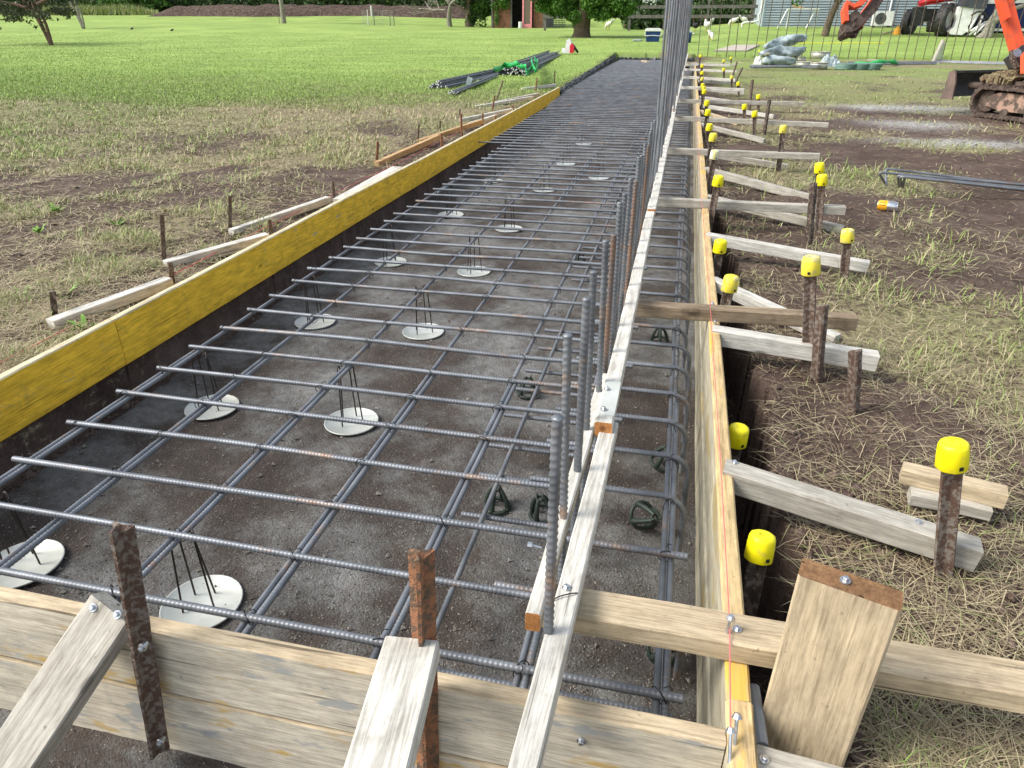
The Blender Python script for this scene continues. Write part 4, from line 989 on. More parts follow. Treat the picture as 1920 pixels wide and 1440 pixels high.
# line of dark trees behind the bank of soil
tx = [(-60, 78), (15, 82), (95, 74), (165, 78), (250, 70), (330, 80), (405, 76), (480, 82), (555, 75), (630, 80), (700, 74), (770, 80), (840, 76), (905, 72), (975, 84), (1050, 76), (1130, 84), (1210, 78), (1290, 84)]
for i, (px, y) in enumerate(tx):
    w_ = ray(px, 45); x = w_[0]/w_[1]*y; z = gz(x, y)
    lab = ['leftmost dark tree', 'second dark tree from the left edge', 'dark tree behind the bronze leaved tree', 'dark tree above the tall pale grass', 'leafy tree at the left end of the soil bank', 'dark tree just right of the soil bank tip',
           'dark tree behind the left part of the soil bank', 'dark tree left of the palm trunk', 'dark tree right of the palm trunk', 'dark tree behind the middle of the soil bank', 'dark tree behind the right middle of the soil bank', 'dark tree right of the white post on the bank',
           'dark tree behind the bare branched tree', 'dark tree just left of the plank shed', 'dark tree behind the plank shed', 'dark tree right behind the pink door', 'dark tree left behind the board fence', 'dark tree behind the middle of the board fence', 'dark tree near the siding house'][i]
    tree((x, y, z-.1), lab+', low boughs reaching the grass' if i % 2 else lab+' in the far wood', h=random.Random(i).uniform(7, 10), spread=4.6, low=.02, n=5200, leaf=.24, mat=LF_MID if i in (4, 9) else LF_DARK, trunk_r=.22, seed=i, nc=60, flat=.8, group='trees of the far wood')
# undergrowth strip below them
def hedge(name, pxs, y, h, mat, n, leaf, label, cat='undergrowth', kind='stuff', dep=2.0):
    cs, rs = [], []
    for px in np.arange(*pxs):
        w_ = ray(px, 45); x = w_[0]/w_[1]*y; yy = y+RNG.uniform(-dep/2, dep/2); z = gz(x, yy); hh = h*RNG.uniform(.5, 1.1)
        cs.append((x, yy, z+hh*.45)); rs.append(hh*.62)
    o = link(name, leafmesh(name, cs, rs, n, leaf, mat)); return tag(o, label, cat, kind=kind)
hedge('undergrowth', (-150, 1420, 11), 71, 2.0, LF_DARK, 26000, .20, 'dark mass of undergrowth filling the foot of the far wood')
# tall pale grass patch on the left
def tallgrass():
    n = 5000; px = RNG.uniform(60, 300, n); y = RNG.uniform(64, 67.5, n); w0 = ray(0, 45); x = np.array([ray(p, 45)[0]/ray(p, 45)[1] for p in px])*y; z = ground_z(x, y)
    hgt = .55+.75*fbm(x*.5, y*.5, 3)*ss(300, 250, px)
    blades('tall_grass', x, y, z-.05, hgt*RNG.uniform(.6, 1.2, n), np.full(n, .07), RNG.uniform(1.0, 1.5, n), RNG.uniform(.5, .85, n), .6, 'tall pale rough grass at the foot of the far wood on the left', 'tall grass')
tallgrass()
# bank of heaped soil
def bank():
    n = 260; mb = MB(); V = []; m_ = 9
    for i in range(n+1):
        px = 285+(905-285)*i/n; y = 62.0+.4*math.sin(i*.05); w_ = ray(px, 45); x = w_[0]/w_[1]*y; e = min(1, i/22)*min(1, (n-i)/6+.3)
        for j in range(m_):
            u = j/(m_-1)*2-1; prof = (1-abs(u)**1.8)*.92*e; nz = (fbm(np.array([i*.11+j*3.]), np.array([j*.7]), 3)[0]-.5)
            V.append((x+nz*.2, y-u*-1.5*1.0+nz*.4, gz(x, y)-.15+prof*(1+.25*nz)+(.12*nz if prof > .1 else 0)))
    F = [(i*m_+j, (i+1)*m_+j, (i+1)*m_+j+1, i*m_+j+1) for i in range(n) for j in range(m_-1)]
    mb.add(V, F); me = mb.mesh('soil_bank', simple('heaped_soil', (.05, .036, .03), .95, sc=5, bumpy=1, col2=(.13, .095, .075), spec=.1), False); o = link('soil_bank', me); tag(o, kind='structure')
bank()
# white post and palm, sapling cage
p = G(697, 30); o = link('post', cyl(MB(), p-Vector((0, 0, .1)), p+Vector((0, 0, .75)), .07, 8).mesh('post', WHITE)); tag(o, 'pale short post standing at the foot of the soil bank', 'post')
p = G(532, 44); t = empty('palm_tree', p, 'straight grey palm trunk standing alone on the lawn with two dark stakes', 'palm tree')
mb = MB(); P = smooth_path([(0, 0, -.1), (.02, 0, 1.2), (-.05, 0, 3), (-.1, 0, 5)], 8); tube(P, np.linspace(.17, .11, len(P))*(1+.06*np.sin(np.arange(len(P))*2.2)), 10, mb=mb); link('trunk', mb.mesh('trunk', BARKP, True), t)
cs = []; 
fm = []
for k in range(14):
    a = k*.45*math.pi+.2; c, s = math.cos(a), math.sin(a); e = .5+.3*(k % 3); Pp = smooth_path([(-.1, 0, 5), (-.1+c*.8, s*.8, 5+e), (-.1+c*1.9, s*1.9, 4.6+e)], 5)
    for q_ in Pp: fm.append(tuple(q_))
link('crown', leafmesh('crown', fm, [.22]*len(fm), 2200, .22, LF_MID), t)
for s in (-.26, .24): link('stake', cyl(MB(), (s, -.1, -.1), (s, -.1, .85), .02, 6).mesh('stake', RUSTD), t)
p = G(710, 48); t = empty('sapling_guard', p, 'small staked sapling in a faint wire mesh guard on the lawn', 'tree guard')
for k, s in enumerate((-.75, -.35, .75, 1.0)): link('stake', cyl(MB(), (s, .1*k, -.1), (s+.02, .1*k, .95), .025, 6).mesh('stake', RUSTD if k else WHITE), t)
mb = MB()
for zz in np.arange(.1, .9, .13): tube([(1.1*math.cos(a), .7*math.sin(a), zz) for a in np.linspace(0, 2*np.pi, 20)], .004, 3, mb=mb)
for a in np.linspace(0, 2*np.pi, 26): tube([(1.1*math.cos(a), .7*math.sin(a), 0), (1.1*math.cos(a), .7*math.sin(a), .9)], .004, 3, mb=mb)
link('wire_mesh', mb.mesh('wire_mesh', simple('galv_mesh', (.35, .38, .36), .5, .5)), t)
# tree with bronze crown on the left and slim pale tree behind it
p = G(97, 85); t = empty('tree', p, 'low spreading bronze leaved tree with two reddish trunks on the left lawn', 'tree'); mb = MB()
for P in ([(0, 0, -.1), (-.25, 0, .7), (-.75, .1, 1.7), (-1.2, .2, 2.9)], [(0, 0, -.1), (-.05, .05, .8), (-.25, .1, 1.7), (-.15, .2, 3.0)], [(-.2, 0, .6), (-.35, 0, 1.3), (-.5, .0, 2.3)], [(-.25, .1, 1.6), (.2, .1, 1.75), (1.0, .1, 1.9)], [(-.6, .1, 1.4), (-1.3, 0, 1.6), (-2.2, 0, 1.75)], [(-.75, .1, 1.7), (-1.5, .3, 2.1), (-2.8, .2, 2.3)]):
    P = smooth_path(P, 5); tube(P, np.linspace(.085, .03, len(P)), 7, mb=mb)
link('trunk', mb.mesh('trunk', simple('reddish_bark', (.17, .10, .07), .9, sc=14, bumpy=.6, col2=(.10, .065, .05)), True), t)
q = random.Random(5); cs = []; rs = []
for k in range(110):
    x = q.uniform(-3.6, 1.6); z = .95+q.random()**1.2*2.2+.10*abs(x+.8); cs.append((x, q.uniform(-1.3, 1.3), z)); rs.append(q.uniform(.12, .36))
for k in range(26): cs.append((q.uniform(-3.6, .9), q.uniform(-1, 1), q.uniform(.7, 1.1))); rs.append(q.uniform(.06, .16))
link('crown', leafmesh('crown', cs, rs, 8000, .06, LF_BRN, .6), t)
p = G(157, 54); t = empty('tree', p, 'thin pale forked young tree behind the bronze leaved tree', 'tree'); mb = MB()
for P in ([(0, 0, -.1), (-.5, 0, 1.5), (-1.2, 0, 2.6), (-1.9, 0, 3.6)], [(0, 0, -.1), (-.15, 0, 1.3), (-.1, 0, 2.6)], [(-.55, 0, 1.6), (-.5, 0, 2.6), (-.1, 0, 3.6)], [(.05, 0, 0), (.1, 0, .8), (-.2, 0, 1.5)]):
    P = smooth_path(P, 5); tube(P, np.linspace(.075, .03, len(P)), 6, mb=mb)
link('trunk', mb.mesh('trunk', BARKP, True), t); link('crown', leafmesh('crown', [(q.uniform(-2.4, 1), q.uniform(-.8, .8), q.uniform(2.7, 4)) for _ in range(30)], [.3]*30, 1600, .07, LF_MID), t)
# bare branched tree + ivy tree beside the shed
p = G(843, 50); t = empty('bare_tree', p, 'grey bare branched tree on the lawn before the soil bank', 'tree'); mb = MB(); q = random.Random(9)
def branch(P0, d, ln, r, lv):
    P0 = np.array(P0, float); pts = [P0]; dd = np.array(d, float)
    for k in range(4): dd = dd+np.array([q.uniform(-.25, .25), q.uniform(-.2, .2), q.uniform(-.08, .12)]); dd /= np.linalg.norm(dd); pts.append(pts[-1]+dd*ln/4)
    tube(smooth_path(pts, 3), np.linspace(r, r*.45, 13), 5, mb=mb)
    if lv > 0:
        for k in range(4): a = q.choice((1, -1)); d2 = dd+np.array([a*q.uniform(.5, 1.1), q.uniform(-.6, .6), q.uniform(-.2, .4)]); branch(pts[q.randint(1, 4)], d2/np.linalg.norm(d2), ln*.62, r*.5, lv-1)
branch((0, 0, -.1), (-.05, 0, 1), 1.6, .22, 0); branch((.05, 0, 1.4), (-.7, .1, .7), 2.4, .13, 3); branch((.05, 0, 1.3), (.8, 0, .55), 2.4, .12, 3); branch((0, 0, 1.4), (.1, 0, 1), 2.2, .12, 2); branch((-.2, 0, 1.0), (-1, 0, .1), 2.2, .07, 3)
link('trunk', mb.mesh('trunk', BARKP, True), t)
p = G(880, 50); t = tree(p, 'ivy wrapped dark trunk standing left of the plank shed', h=6.5, spread=2.6, low=.45, n=3500, leaf=.15, mat=LF_DARK, trunk_r=.3, seed=21)
link('ivy', leafmesh('ivy', [(q.uniform(-.35, .35), 0, z) for z in np.arange(.3, 2.6, .15)], [.35]*16, 1500, .1, LF_DARK), t)
p = G(897, 50); o = link('bush', leafmesh('bush', [(p.x+q.uniform(-.6, .7), p.y+q.uniform(-.5, .5), p.z+q.uniform(.2, 1.7)) for _ in range(18)], [.4]*18, 1500, .11, LF_MID)); tag(o, 'yellowish green bush at the left corner of the plank shed', 'bush')

# ------------------------------------------------------------------ plank shed with pink door
p = G(1000, 52.5); Ys = p.y; sc = depth_of(p)/1300.
t = empty('plank_shed', p, 'vertical plank shed with a dark opening and a pink framed open door', 'shed')
def sx(px): return (px-1000)*sc
PLK = simple('red_brown_planks', (.28, .13, .075), .85, sc=6, col2=(.16, .08, .05))
def planks(x0, x1, h):
    mb = MB(); n = max(1, int((x1-x0)/.14)); w_ = (x1-x0)/n
    for k in range(n): box(mb, (x0+w_*(k+.5), q.uniform(-.008, .008), h/2), (w_*.93, .03, h))
    return mb
link('wall', planks(sx(921), sx(958), 2.9).mesh('wall', PLK), t); link('wall', planks(sx(1000), sx(1020), 2.9).mesh('wall', PLK), t)
mb = MB(); box(mb, (sx(1018), 2.0, 1.4), (.05, 3.9, 2.8)); box(mb, (sx(924), 2.0, 1.4), (.05, 3.9, 2.8)); box(mb, (sx(970), 3.9, 1.4), (sx(1018)-sx(924), .05, 2.8)); link('wall', mb.mesh('wall', DKFENCE), t)
mb = MB(); extr(mb, [(sx(915), 2.9), (sx(1026), 2.9), (sx(1026), 3.0), (sx(970), 4.0), (sx(915), 3.0)], -.3, 4.2); link('roof', mb.mesh('roof', simple('shed_roof', (.16, .17, .17), .6)), t)
mb = MB(); box(mb, (sx(921), -.03, 1.4), (.12, .08, 2.9)); box(mb, (sx(958), -.03, 1.4), (.1, .08, 2.9)); box(mb, (sx(1020), -.03, 1.4), (.14, .08, 2.9)); link('corner_post', mb.mesh('corner_post', DKFENCE), t)
dr = link('door', box(MB(), (sx(989), -.25, 1.15), (sx(997)-sx(981), .03, 2.2)).mesh('door', simple('dull_door_mesh', (.16, .13, .09), .7)), t)
mb = MB()
for x in (sx(982), sx(997)): box(mb, (x, -.27, 1.2), (.11, .06, 2.4))
for z in (.12, 2.35): box(mb, (sx(989.5), -.27, z), (sx(997)-sx(982)-.1, .055, .24))
link('door_frame', mb.mesh('door_frame', PINKP), dr)
o = link('white_tin', cyl(MB(), p+Vector((sx(978), -.5, 0)), p+Vector((sx(978), -.5, .38)), .13, 12).mesh('white_tin', WHITE)); tag(o, 'small white drum standing in the shed opening', 'drum')
link('creeper', leafmesh('creeper', [(sx(q.uniform(921, 958)), -.15, q.uniform(1.3, 3)) for _ in range(24)]+[(sx(930), -.15, z) for z in np.arange(.3, 1.4, .25)], [.28]*24+[.16]*5, 2600, .09, LF_MID), t)
# big tree beside the shed
p = G(1090, 70); t = empty('tree', p, 'big bushy green tree with thick trunk and drooping leaves beside the shed', 'tree'); sc2 = depth_of(p)/1300.
mb = MB(); P = smooth_path([(0, 0, -.1), (.03, 0, .5), (.12, 0, 1.2), (.1, 0, 2.2), (.2, 0, 3.4)], 5); tube(P, np.linspace(.44, .2, len(P))*np.concatenate([[1.25, 1.12, 1.04], np.ones(len(P)-3)]), 12, mb=mb)
for e in ((-2.0, -.2, 2.6), (2.2, .1, 2.3), (-1.0, .8, 3.6), (1.4, -.8, 3.3), (.2, 1.4, 3.2), (-1.4, -.9, 2.4)): tube(smooth_path([(.1, 0, 1.5), (e[0]*.5, e[1]*.5, (1.5+e[2])/2+.2), e], 5), np.linspace(.16, .05, 11), 7, mb=mb)
link('trunk', mb.mesh('trunk', BARK, True), t)
cs, rs = [], []
def blob(px, py, r, y=None): cs.append(((px-1090)*sc2, q.uniform(-1.3, .9), (70-py)*sc2*1.07)); rs.append(r*sc2*1.15)
for px, py, r in ((1035, 5, 16), (1015, 2, 12), (1050, 20, 10), (1060, 8, 18), (1078, 2, 18), (1082, 40, 10), (1079, 50, 8), (1100, 10, 18), (1120, 18, 16), (1140, 22, 13), (1150, 30, 10), (1160, 15, 15), (1175, 25, 12), (1182, 15, 12), (1165, 35, 8), (1125, 32, 9), (1100, 26, 10), (1070, 25, 12), (1135, 5, 18), (1180, 2, 14), (1020, 14, 8), (1088, 44, 7)): blob(px, py, r)
for _ in range(34): blob(q.uniform(1010, 1190), q.uniform(-75, 0), q.uniform(12, 18))
for _ in range(46): blob(q.uniform(1010, 1192), q.uniform(0, 36), q.uniform(7, 13))
link('crown', leafmesh('crown', cs, rs, 34000, .085, LF_MID, 1, .3), t)

# ------------------------------------------------------------------ board fences, hens, cool box
def rail_fence(px0, px1, y, pys, label, postpx, h=1.3):
    wa, wb = ray(px0, 45), ray(px1, 45); xa, xb = wa[0]/wa[1]*y, wb[0]/wb[1]*y; z0 = gz((xa+xb)/2, y); t = empty('rail_fence', (xa, y, z0), label, 'fence')
    for py in pys: zz = D((px0+px1)/2, py, y).z-z0; link('rail', box(MB(), ((xb-xa)/2, -.05, zz), (xb-xa, .04, .17)).mesh('rail', DKFENCE), t)
    for ppx in postpx: w_ = ray(ppx, 45); link('post', box(MB(), (w_[0]/w_[1]*y-xa, 0, h*.5-.1), (.13, .07, h+.2)).mesh('post', DKFENCE), t)
    return t
rail_fence(1020, 1416, 46, (13, 31), 'dark weathered two rail board fence running behind the trees to the house', (1022, 1100, 1180, 1245, 1325, 1410), 1.7)
hedge('dark_shrubs', (1180, 1425, 9), 49, 1.5, LF_DARK, 7000, .13, 'dark strappy shrubs packed behind the board fence', 'shrubs')
p = G(1035, 53); t = empty('lattice_screen', p, 'dark lattice screen between the shed and the big tree', 'screen'); mb = MB()
for x in np.arange(-.3, .9, .1): box(mb, (x, 0, .9), (.03, .02, 1.9))
for z in np.arange(.1, 1.9, .12): box(mb, (.3, .015, z), (1.25, .015, .03))
link('lattice', mb.mesh('lattice', RUBBER), t)
p = D(1202, 40, 56); p.z = gz(p.x, 56); t = empty('outbuilding', p, 'white weatherboard outbuilding peeking out behind the board fence', 'building'); mb = MB()
for k in range(18): box(mb, (0, .02*(k % 2)-.0, .1+k*.17), (1.9, 2.0-.03, .165))
link('wall', mb.mesh('wall', WHITE), t); box_ = MB(); box(box_, (1.15, -.9, 1.7), (.12, .12, 3.4)); box(box_, (1.9, -.9, 1.7), (.12, .12, 3.4)); link('post', box_.mesh('post', DKFENCE), t); mb = MB(); extr(mb, [(-1.1, 3.15), (2.2, 3.15), (2.2, 3.3), (-1.1, 3.6)], -1.3, 1.3); link('roof', mb.mesh('roof', DKFENCE), t)
p = G(1172, 51); o = link('stump_post', cyl(MB(), p-Vector((0, 0, .1)), p+Vector((0, 0, .75)), .09, 8).mesh('stump_post', simple('brown_post', (.17, .09, .05), .9))); tag(o, 'brown wooden post standing on the lawn below the tree branches', 'post')
def hen(px, py, label, s=1.0, white=True, rz=0, peck=False):
    p = G(px, py); t = empty('hen', p, label, 'hen', 'hens on the lawn', rz); mb = MB(); mt = FEATH if white else FEATHB
    if peck: P = [(-.20, 0, .36), (-.14, 0, .30), (-.04, 0, .25), (.07, 0, .22), (.14, 0, .17), (.19, 0, .09), (.215, 0, .05)]; rr_ = [.02, .06, .105, .10, .065, .036, .03]
    else: P = [(-.22, 0, .42), (-.17, 0, .34), (-.07, 0, .27), (.05, 0, .26), (.12, 0, .32), (.145, 0, .40), (.165, 0, .45)]; rr_ = [.025, .06, .11, .11, .07, .04, .036]
    Pp = smooth_path(P, 4); rad = np.interp(np.linspace(0, 1, len(Pp)), np.linspace(0, 1, len(P)), rr_); tube(Pp, rad, 12, mb=mb)
    for k in (-.25, 0, .25): tube([(-.14, 0, .31), (-.25, k*.2, .42), (-.27, k*.3, .50)] if not peck else [(-.12, 0, .29), (-.24, k*.2, .37), (-.27, k*.3, .43)], [.045, .03, .008], 6, mb=mb)
    link('body', mb.mesh('body', mt, True), t); hd = P[-1]
    for sd in (-1, 1): link('leg', tube([(0, sd*.045, .17), (.01, sd*.045, .08), (0, sd*.045, .0), (.05, sd*.045, .0)], [.02, .011, .010, .006], 6).mesh('leg', LEGY, True), t)
    mb = MB(); tube([(hd[0]-.02, 0, hd[2]+.03), (hd[0], 0, hd[2]+.055), (hd[0]+.03, 0, hd[2]+.035)], [.008, .014, .006], 6, mb=mb); link('comb', mb.mesh('comb', COMB, True), t)
    link('beak', tube([(hd[0]+.02, 0, hd[2]), (hd[0]+.065, 0, hd[2]-.015)], [.014, .002], 6).mesh('beak', LEGY, True), t); t.scale = (s,)*3; return t
hen(1141, 56, 'white hen feeding alone right of the big tree', 1.35, rz=2.5, peck=True)
hen(1303, 60, 'black hen standing near the tall upright bars', 1.15, False, rz=2.2)
hen(1325, 61, 'white hen standing upright next to the black hen', 1.3, rz=2.2)
hen(1332, 76, 'white hen pecking, nearest of the hens', .95, rz=-1.2, peck=True)
hen(1374, 49, 'white hen before the board fence, left of two', 1.15, rz=3.0, peck=True)
hen(1394, 47, 'white hen before the board fence, right of two', 1.15, rz=.3, peck=True)
for px, py in ((248, 57), (323, 60)):
    p = G(px, py); o = link('bird', tube([(-.12, 0, .06), (-.03, 0, .1), (.07, 0, .12), (.12, 0, .17)], [.01, .055, .045, .022], 8).mesh('bird', FEATHB, True)); o.location = p; tag(o, 'tiny dark bird on the open lawn, %s of two' % ('left' if px < 300 else 'right'), 'bird')
def coolbox(px, py, label, s=1.0):
    p = G(px, py); t = empty('cool_box', p, label, 'cool box', rz=.1); mb = MB(); extr(mb, [(-.24, 0), (.24, 0), (.28, .36), (-.28, .36)], -.17, .17); link('tub', mb.mesh('tub', COOLB), t)
    mb = MB(); box(mb, (0, 0, .405), (.60, .40, .085)); box(mb, (0, 0, .455), (.50, .30, .03)); link('lid', mb.mesh('lid', WHITE), t)
    mb = MB(); tube([(-.29, 0, .3), (-.31, -.16, .34), (-.31, -.2, .2), (0, -.21, .22), (.31, -.2, .2), (.31, -.16, .34), (.29, 0, .3)], .012, 6, mb=mb); link('handle', mb.mesh('handle', WHITE), t); t.scale = (s,)*3
coolbox(1223, 78, 'blue cool box with white lid on the lawn', 1.1)
p = G(1288, 80); t = empty('water_jug', p, 'blue insulated jug with white top half hidden by the upright bars', 'jug'); link('body', cyl(MB(), (0, 0, 0), (0, 0, .38), .15, 16, r2=.17).mesh('body', COOLB, True), t); link('lid', cyl(MB(), (0, 0, .38), (0, 0, .46), .17, 16, r2=.15).mesh('lid', WHITE, True), t); link('spout', cyl(MB(), (.16, -.02, .34), (.24, -.04, .34), .03, 8).mesh('spout', WHITE), t)
for k, px in enumerate((1192, 1200)):
    p = G(px, 78); t = empty('water_bottle', p, 'clear plastic bottle lying left of the cool box, %s one' % ('outer' if k == 0 else 'nearer'), 'bottle'); link('body', tube([(-.13, 0, .05), (-.12, 0, .05), (.05, 0, .05), (.09, 0, .05), (.12, 0, .05)], [.03, .045, .045, .018, .017], 10).mesh('body', PLAST, True), t); link('cap', cyl(MB(), (.12, 0, .05), (.14, 0, .05), .02, 8).mesh('cap', COOLB), t)
# concrete slab on the lawn, with earth step
a_, b_, c_, d_ = G(1338, 97), G(1400, 97), G(1424, 86), G(1376, 86)
mb = MB(); V = [a_, b_, c_, d_]; mb.add([tuple(v+Vector((0, 0, -.06))) for v in V]+[tuple(v+Vector((0, 0, .045))) for v in V], [(0, 1, 5, 4), (1, 2, 6, 5), (2, 3, 7, 6), (3, 0, 4, 7), (4, 5, 6, 7)])
tag(link('paving_slab', mb.mesh('paving_slab', CONC)), 'pale concrete slab let into the lawn behind the far corner', 'slab')
# ------------------------------------------------------------------ house with siding
p = D(1560, 47, 42); hy = 42.0; z0 = .95; xl = D(1428, 45, hy).x; xr = xl+17
t = empty('siding_house', (xl, hy, z0), 'blue grey house wall of horizontal siding behind the lawn', 'house')
mb = MB(); prof = []
n = 26
for k in range(n):
    zb = k*.115+.02; V = [(0, -.03, zb), (xr-xl, -.03, zb), (xr-xl, .028, zb+.095), (0, .028, zb+.095), (0, .03, zb), (xr-xl, .03, zb)]
    mb.add(V, [(0, 1, 2, 3), (0, 4, 5, 1)])
box(mb, ((xr-xl)/2, 3.03, 1.5), (xr-xl-.02, 5.9, 2.98)); link('wall', mb.mesh('wall', simple('blue_grey_siding', (.36, .43, .46), .6, sc=1, var=.12)), t)
mb = MB(); extr(mb, [(-.6, 3.0), (6.6, 3.0), (6.6, 3.15), (3, 4.6), (-.6, 3.15)], -.4, xr-xl+.4, 'x'); link('roof', mb.mesh('roof', simple('roof_sheet', (.30, .31, .31), .5)), t)
link('footing', box(MB(), ((xr-xl)/2, .0, -.06), (xr-xl, .1, .18)).mesh('footing', CONC), t)
mb = MB(); c0 = D(1430, 30, hy-.1).x-xl
tube(smooth_path([(c0-.15, -.1, 3), (c0-.12, -.1, .9), (c0-.2, -.12, .6), (c0-.2, -.12, .3), (c0-.9, -.2, .22), (c0-.95, -.2, .0)], 4), .045, 8, mb=mb); link('drain_pipe', mb.mesh('drain_pipe', WHITE, True), t)
xx = D(1667, 30, hy-.1).x-xl; link('downpipe', tube([(xx, -.08, 3), (xx-.02, -.08, .15), (xx-.1, -.2, .1)], .045, 8).mesh('downpipe', WHITE, True), t)
p = D(1651, 51, hy-.5); p.z = gz(p.x, p.y)+.05; ac = empty('air_conditioner', p, 'white outdoor air conditioner unit with round grey fan against the siding', 'air conditioner')
link('case', box(MB(), (0, 0, .33), (.90, .34, .62)).mesh('case', WHITE), ac)
mb = MB()
for r_ in np.arange(.04, .26, .035): tube([(-.12+r_*math.cos(a), -.18, .33+r_*math.sin(a)) for a in np.linspace(0, 2*np.pi, 24)], .006, 4, mb=mb)
for a in np.linspace(0, 2*np.pi, 13)[:-1]: tube([(-.12, -.178, .33), (-.12+.25*math.cos(a), -.178, .33+.25*math.sin(a))], .005, 4, mb=mb)
link('fan_grille', mb.mesh('fan_grille', RUBBER), ac)
mb = MB(); tube([(-.12, -.171, .33), (-.12, -.174, .33)], [.255, .255], 24, mb=mb); link('fan_opening', mb.mesh('fan_opening', simple('grey_fan', (.22, .23, .24), .6)), ac)
for s in (-.35, .35): link('foot', box(MB(), (s, 0, -.02), (.08, .36, .08)).mesh('foot', BLACK), ac)
# trestle table
p = G(1500, 53); t = empty('trestle_table', p, 'folding white trestle with clutter on top before the siding wall', 'trestle'); k_ = depth_of(p)/1300
for xx in (-26*k_, 24*k_):
    for s in (-1, 1): link('leg', tube([(xx+s*.05, 0, .82), (xx-.18+s*.22, -.1+s*.2, 0)], .03, 6).mesh('leg', WHITE), t)
link('top', box(MB(), (0, 0, .84), (56*k_, .35, .045)).mesh('top', WHITE), t)
mb = MB(); box(mb, (-.25, 0, .93), (.5, .3, .09), rot=Matrix.Rotation(.25, 4, 'Y')); o = pw('board_offcut', mb, t, W['orange']); o.matrix_basis = Matrix.Identity(4); 
# leaning trees on the right
p = G(1546, 68); t = empty('tree', p, 'young leaning tree between the trestle and the excavator arm', 'tree'); mb = MB()
for P in ([(0, 0, -.1), (.1, 0, .7), (.35, 0, 1.6), (.55, 0, 2.6)], [(.25, 0, 1.3), (.6, .1, 1.9), (1.1, .1, 2.6)]): P = smooth_path(P, 5); tube(P, np.linspace(.17, .09, len(P)), 9, mb=mb)
link('trunk', mb.mesh('trunk', BARK, True), t); link('crown', leafmesh('crown', [(q.uniform(-1.6, 2.2), q.uniform(-1, 1), q.uniform(1.9, 4)) for _ in range(46)]+[(-1.2, 0, 1.75), (-1.4, 0, 1.5)], [.32]*48, 3000, .09, LF_MID, 1, .4), t)
p = G(1848, 71); t = empty('tree', p, 'twin stemmed grey tree in front of the navy boat', 'tree'); mb = MB()
for P in ([(-.05, 0, -.1), (.0, 0, .5), (.2, 0, 1.2), (.3, 0, 2.4)], [(.1, 0, -.1), (.12, 0, .6), (.25, 0, 1.2), (.1, 0, 2.4)], [(.15, 0, .6), (.5, 0, .95), (1.1, 0, 1.2)], [(.25, 0, 1.0), (.7, 0, 1.5), (1.0, 0, 2.2)], [(-.25, 0, -.05), (-.05, 0, .25), (.0, 0, .6)]): P = smooth_path(P, 5); tube(P, np.linspace(.15, .07, len(P)), 9, mb=mb)
link('trunk', mb.mesh('trunk', BARKP, True), t); link('crown', leafmesh('crown', [(q.uniform(-1.5, 2), q.uniform(-1, 1), q.uniform(2.3, 4.2)) for _ in range(40)], [.35]*40, 2500, .09, LF_DARK), t)
# ------------------------------------------------------------------ tractor, outboard and boat
def wheel(parent, c, r, w_, axis=(1, 0, 0), lugs=22, label=None):
    """wheel with tyre, lugs and rim; axle along local y"""
    wl_ = link('wheel', tube([(0, -w_*.3, 0), (0, w_*.3, 0)], [r*.55, r*.55], 20).mesh('wheel', simple('wheel_rim', (.50, .50, .47), .5)), parent); wl_.location = c
    mb = MB(); n = 40; prof = [(r*.55, -w_*.42), (r*.75, -w_*.5), (r*.94, -w_*.48), (r, -w_*.36), (r, w_*.36), (r*.94, w_*.48), (r*.75, w_*.5), (r*.55, w_*.42)]
    V = [(rr_*math.cos(a), yy, rr_*math.sin(a)) for rr_, yy in prof for a in np.arange(n)*2*math.pi/n]
    mb.add(V, [(i*n+j, i*n+(j+1) % n, (i+1)*n+(j+1) % n, (i+1)*n+j) for i in range(len(prof)-1) for j in range(n)])
    for k in range(lugs):
        a = k*2*math.pi/lugs; s = 1 if k % 2 else -1
        box(mb, (r*1.01*math.cos(a), s*w_*.22, r*1.01*math.sin(a)), (r*.06, w_*.5, r*.10), rot=Matrix.Rotation(-a, 4, 'Y') @ Matrix.Rotation(s*.5, 4, 'X'))
    ty = link('tyre', mb.mesh('tyre', RUBBER), wl_); return wl_
p = G(1765, 68); k_ = depth_of(p)/1300
tr_ = empty('tractor', p, 'red tractor with big black tyres parked left of the covered outboard', 'tractor')
w1 = wheel(tr_, (-.0, 0, .62), .62, .42); w1.rotation_euler = (0, 0, .9)
w2 = wheel(tr_, (-1.1, 1.1, .52), .52, .32); w2.rotation_euler = (0, 0, .9)
wheel(tr_, (1.3, 1.2, .70), .72, .42).rotation_euler = (0, 0, .9); wheel(tr_, (.3, 2.4, .52), .52, .32).rotation_euler = (0, 0, .9)
mb = MB(); extr(mb, [(-1.1, 1.12), (-.2, 1.28), (.9, 1.5), (.95, 2.3), (.1, 2.25), (-.6, 1.75)], .1, .5); link('bonnet', mb.mesh('bonnet', RED), tr_)
mb = MB(); tube([(-1.2, .0, 1.22), (-.75, .0, 1.38), (-.2, 0, 1.42), (.5, 0, 1.75)], [.05, .11, .12, .14], 8, mb=mb); tube([(-1.15, .3, 1.25), (-.6, .3, 1.55), (.3, .3, 2.2)], [.06, .10, .12], 8, mb=mb); link('loader_arm', mb.mesh('loader_arm', RED, True), tr_)
mb = MB(); box(mb, (-.35, .5, .8), (1.5, .6, .5)); box(mb, (-1.0, .45, .75), (.4, .7, .7)); link('chassis', mb.mesh('chassis', RUBBER), tr_)
link('lamp', box(MB(), (.02, -.05, 1.22), (.2, .08, .14)).mesh('lamp', WHITE), tr_)
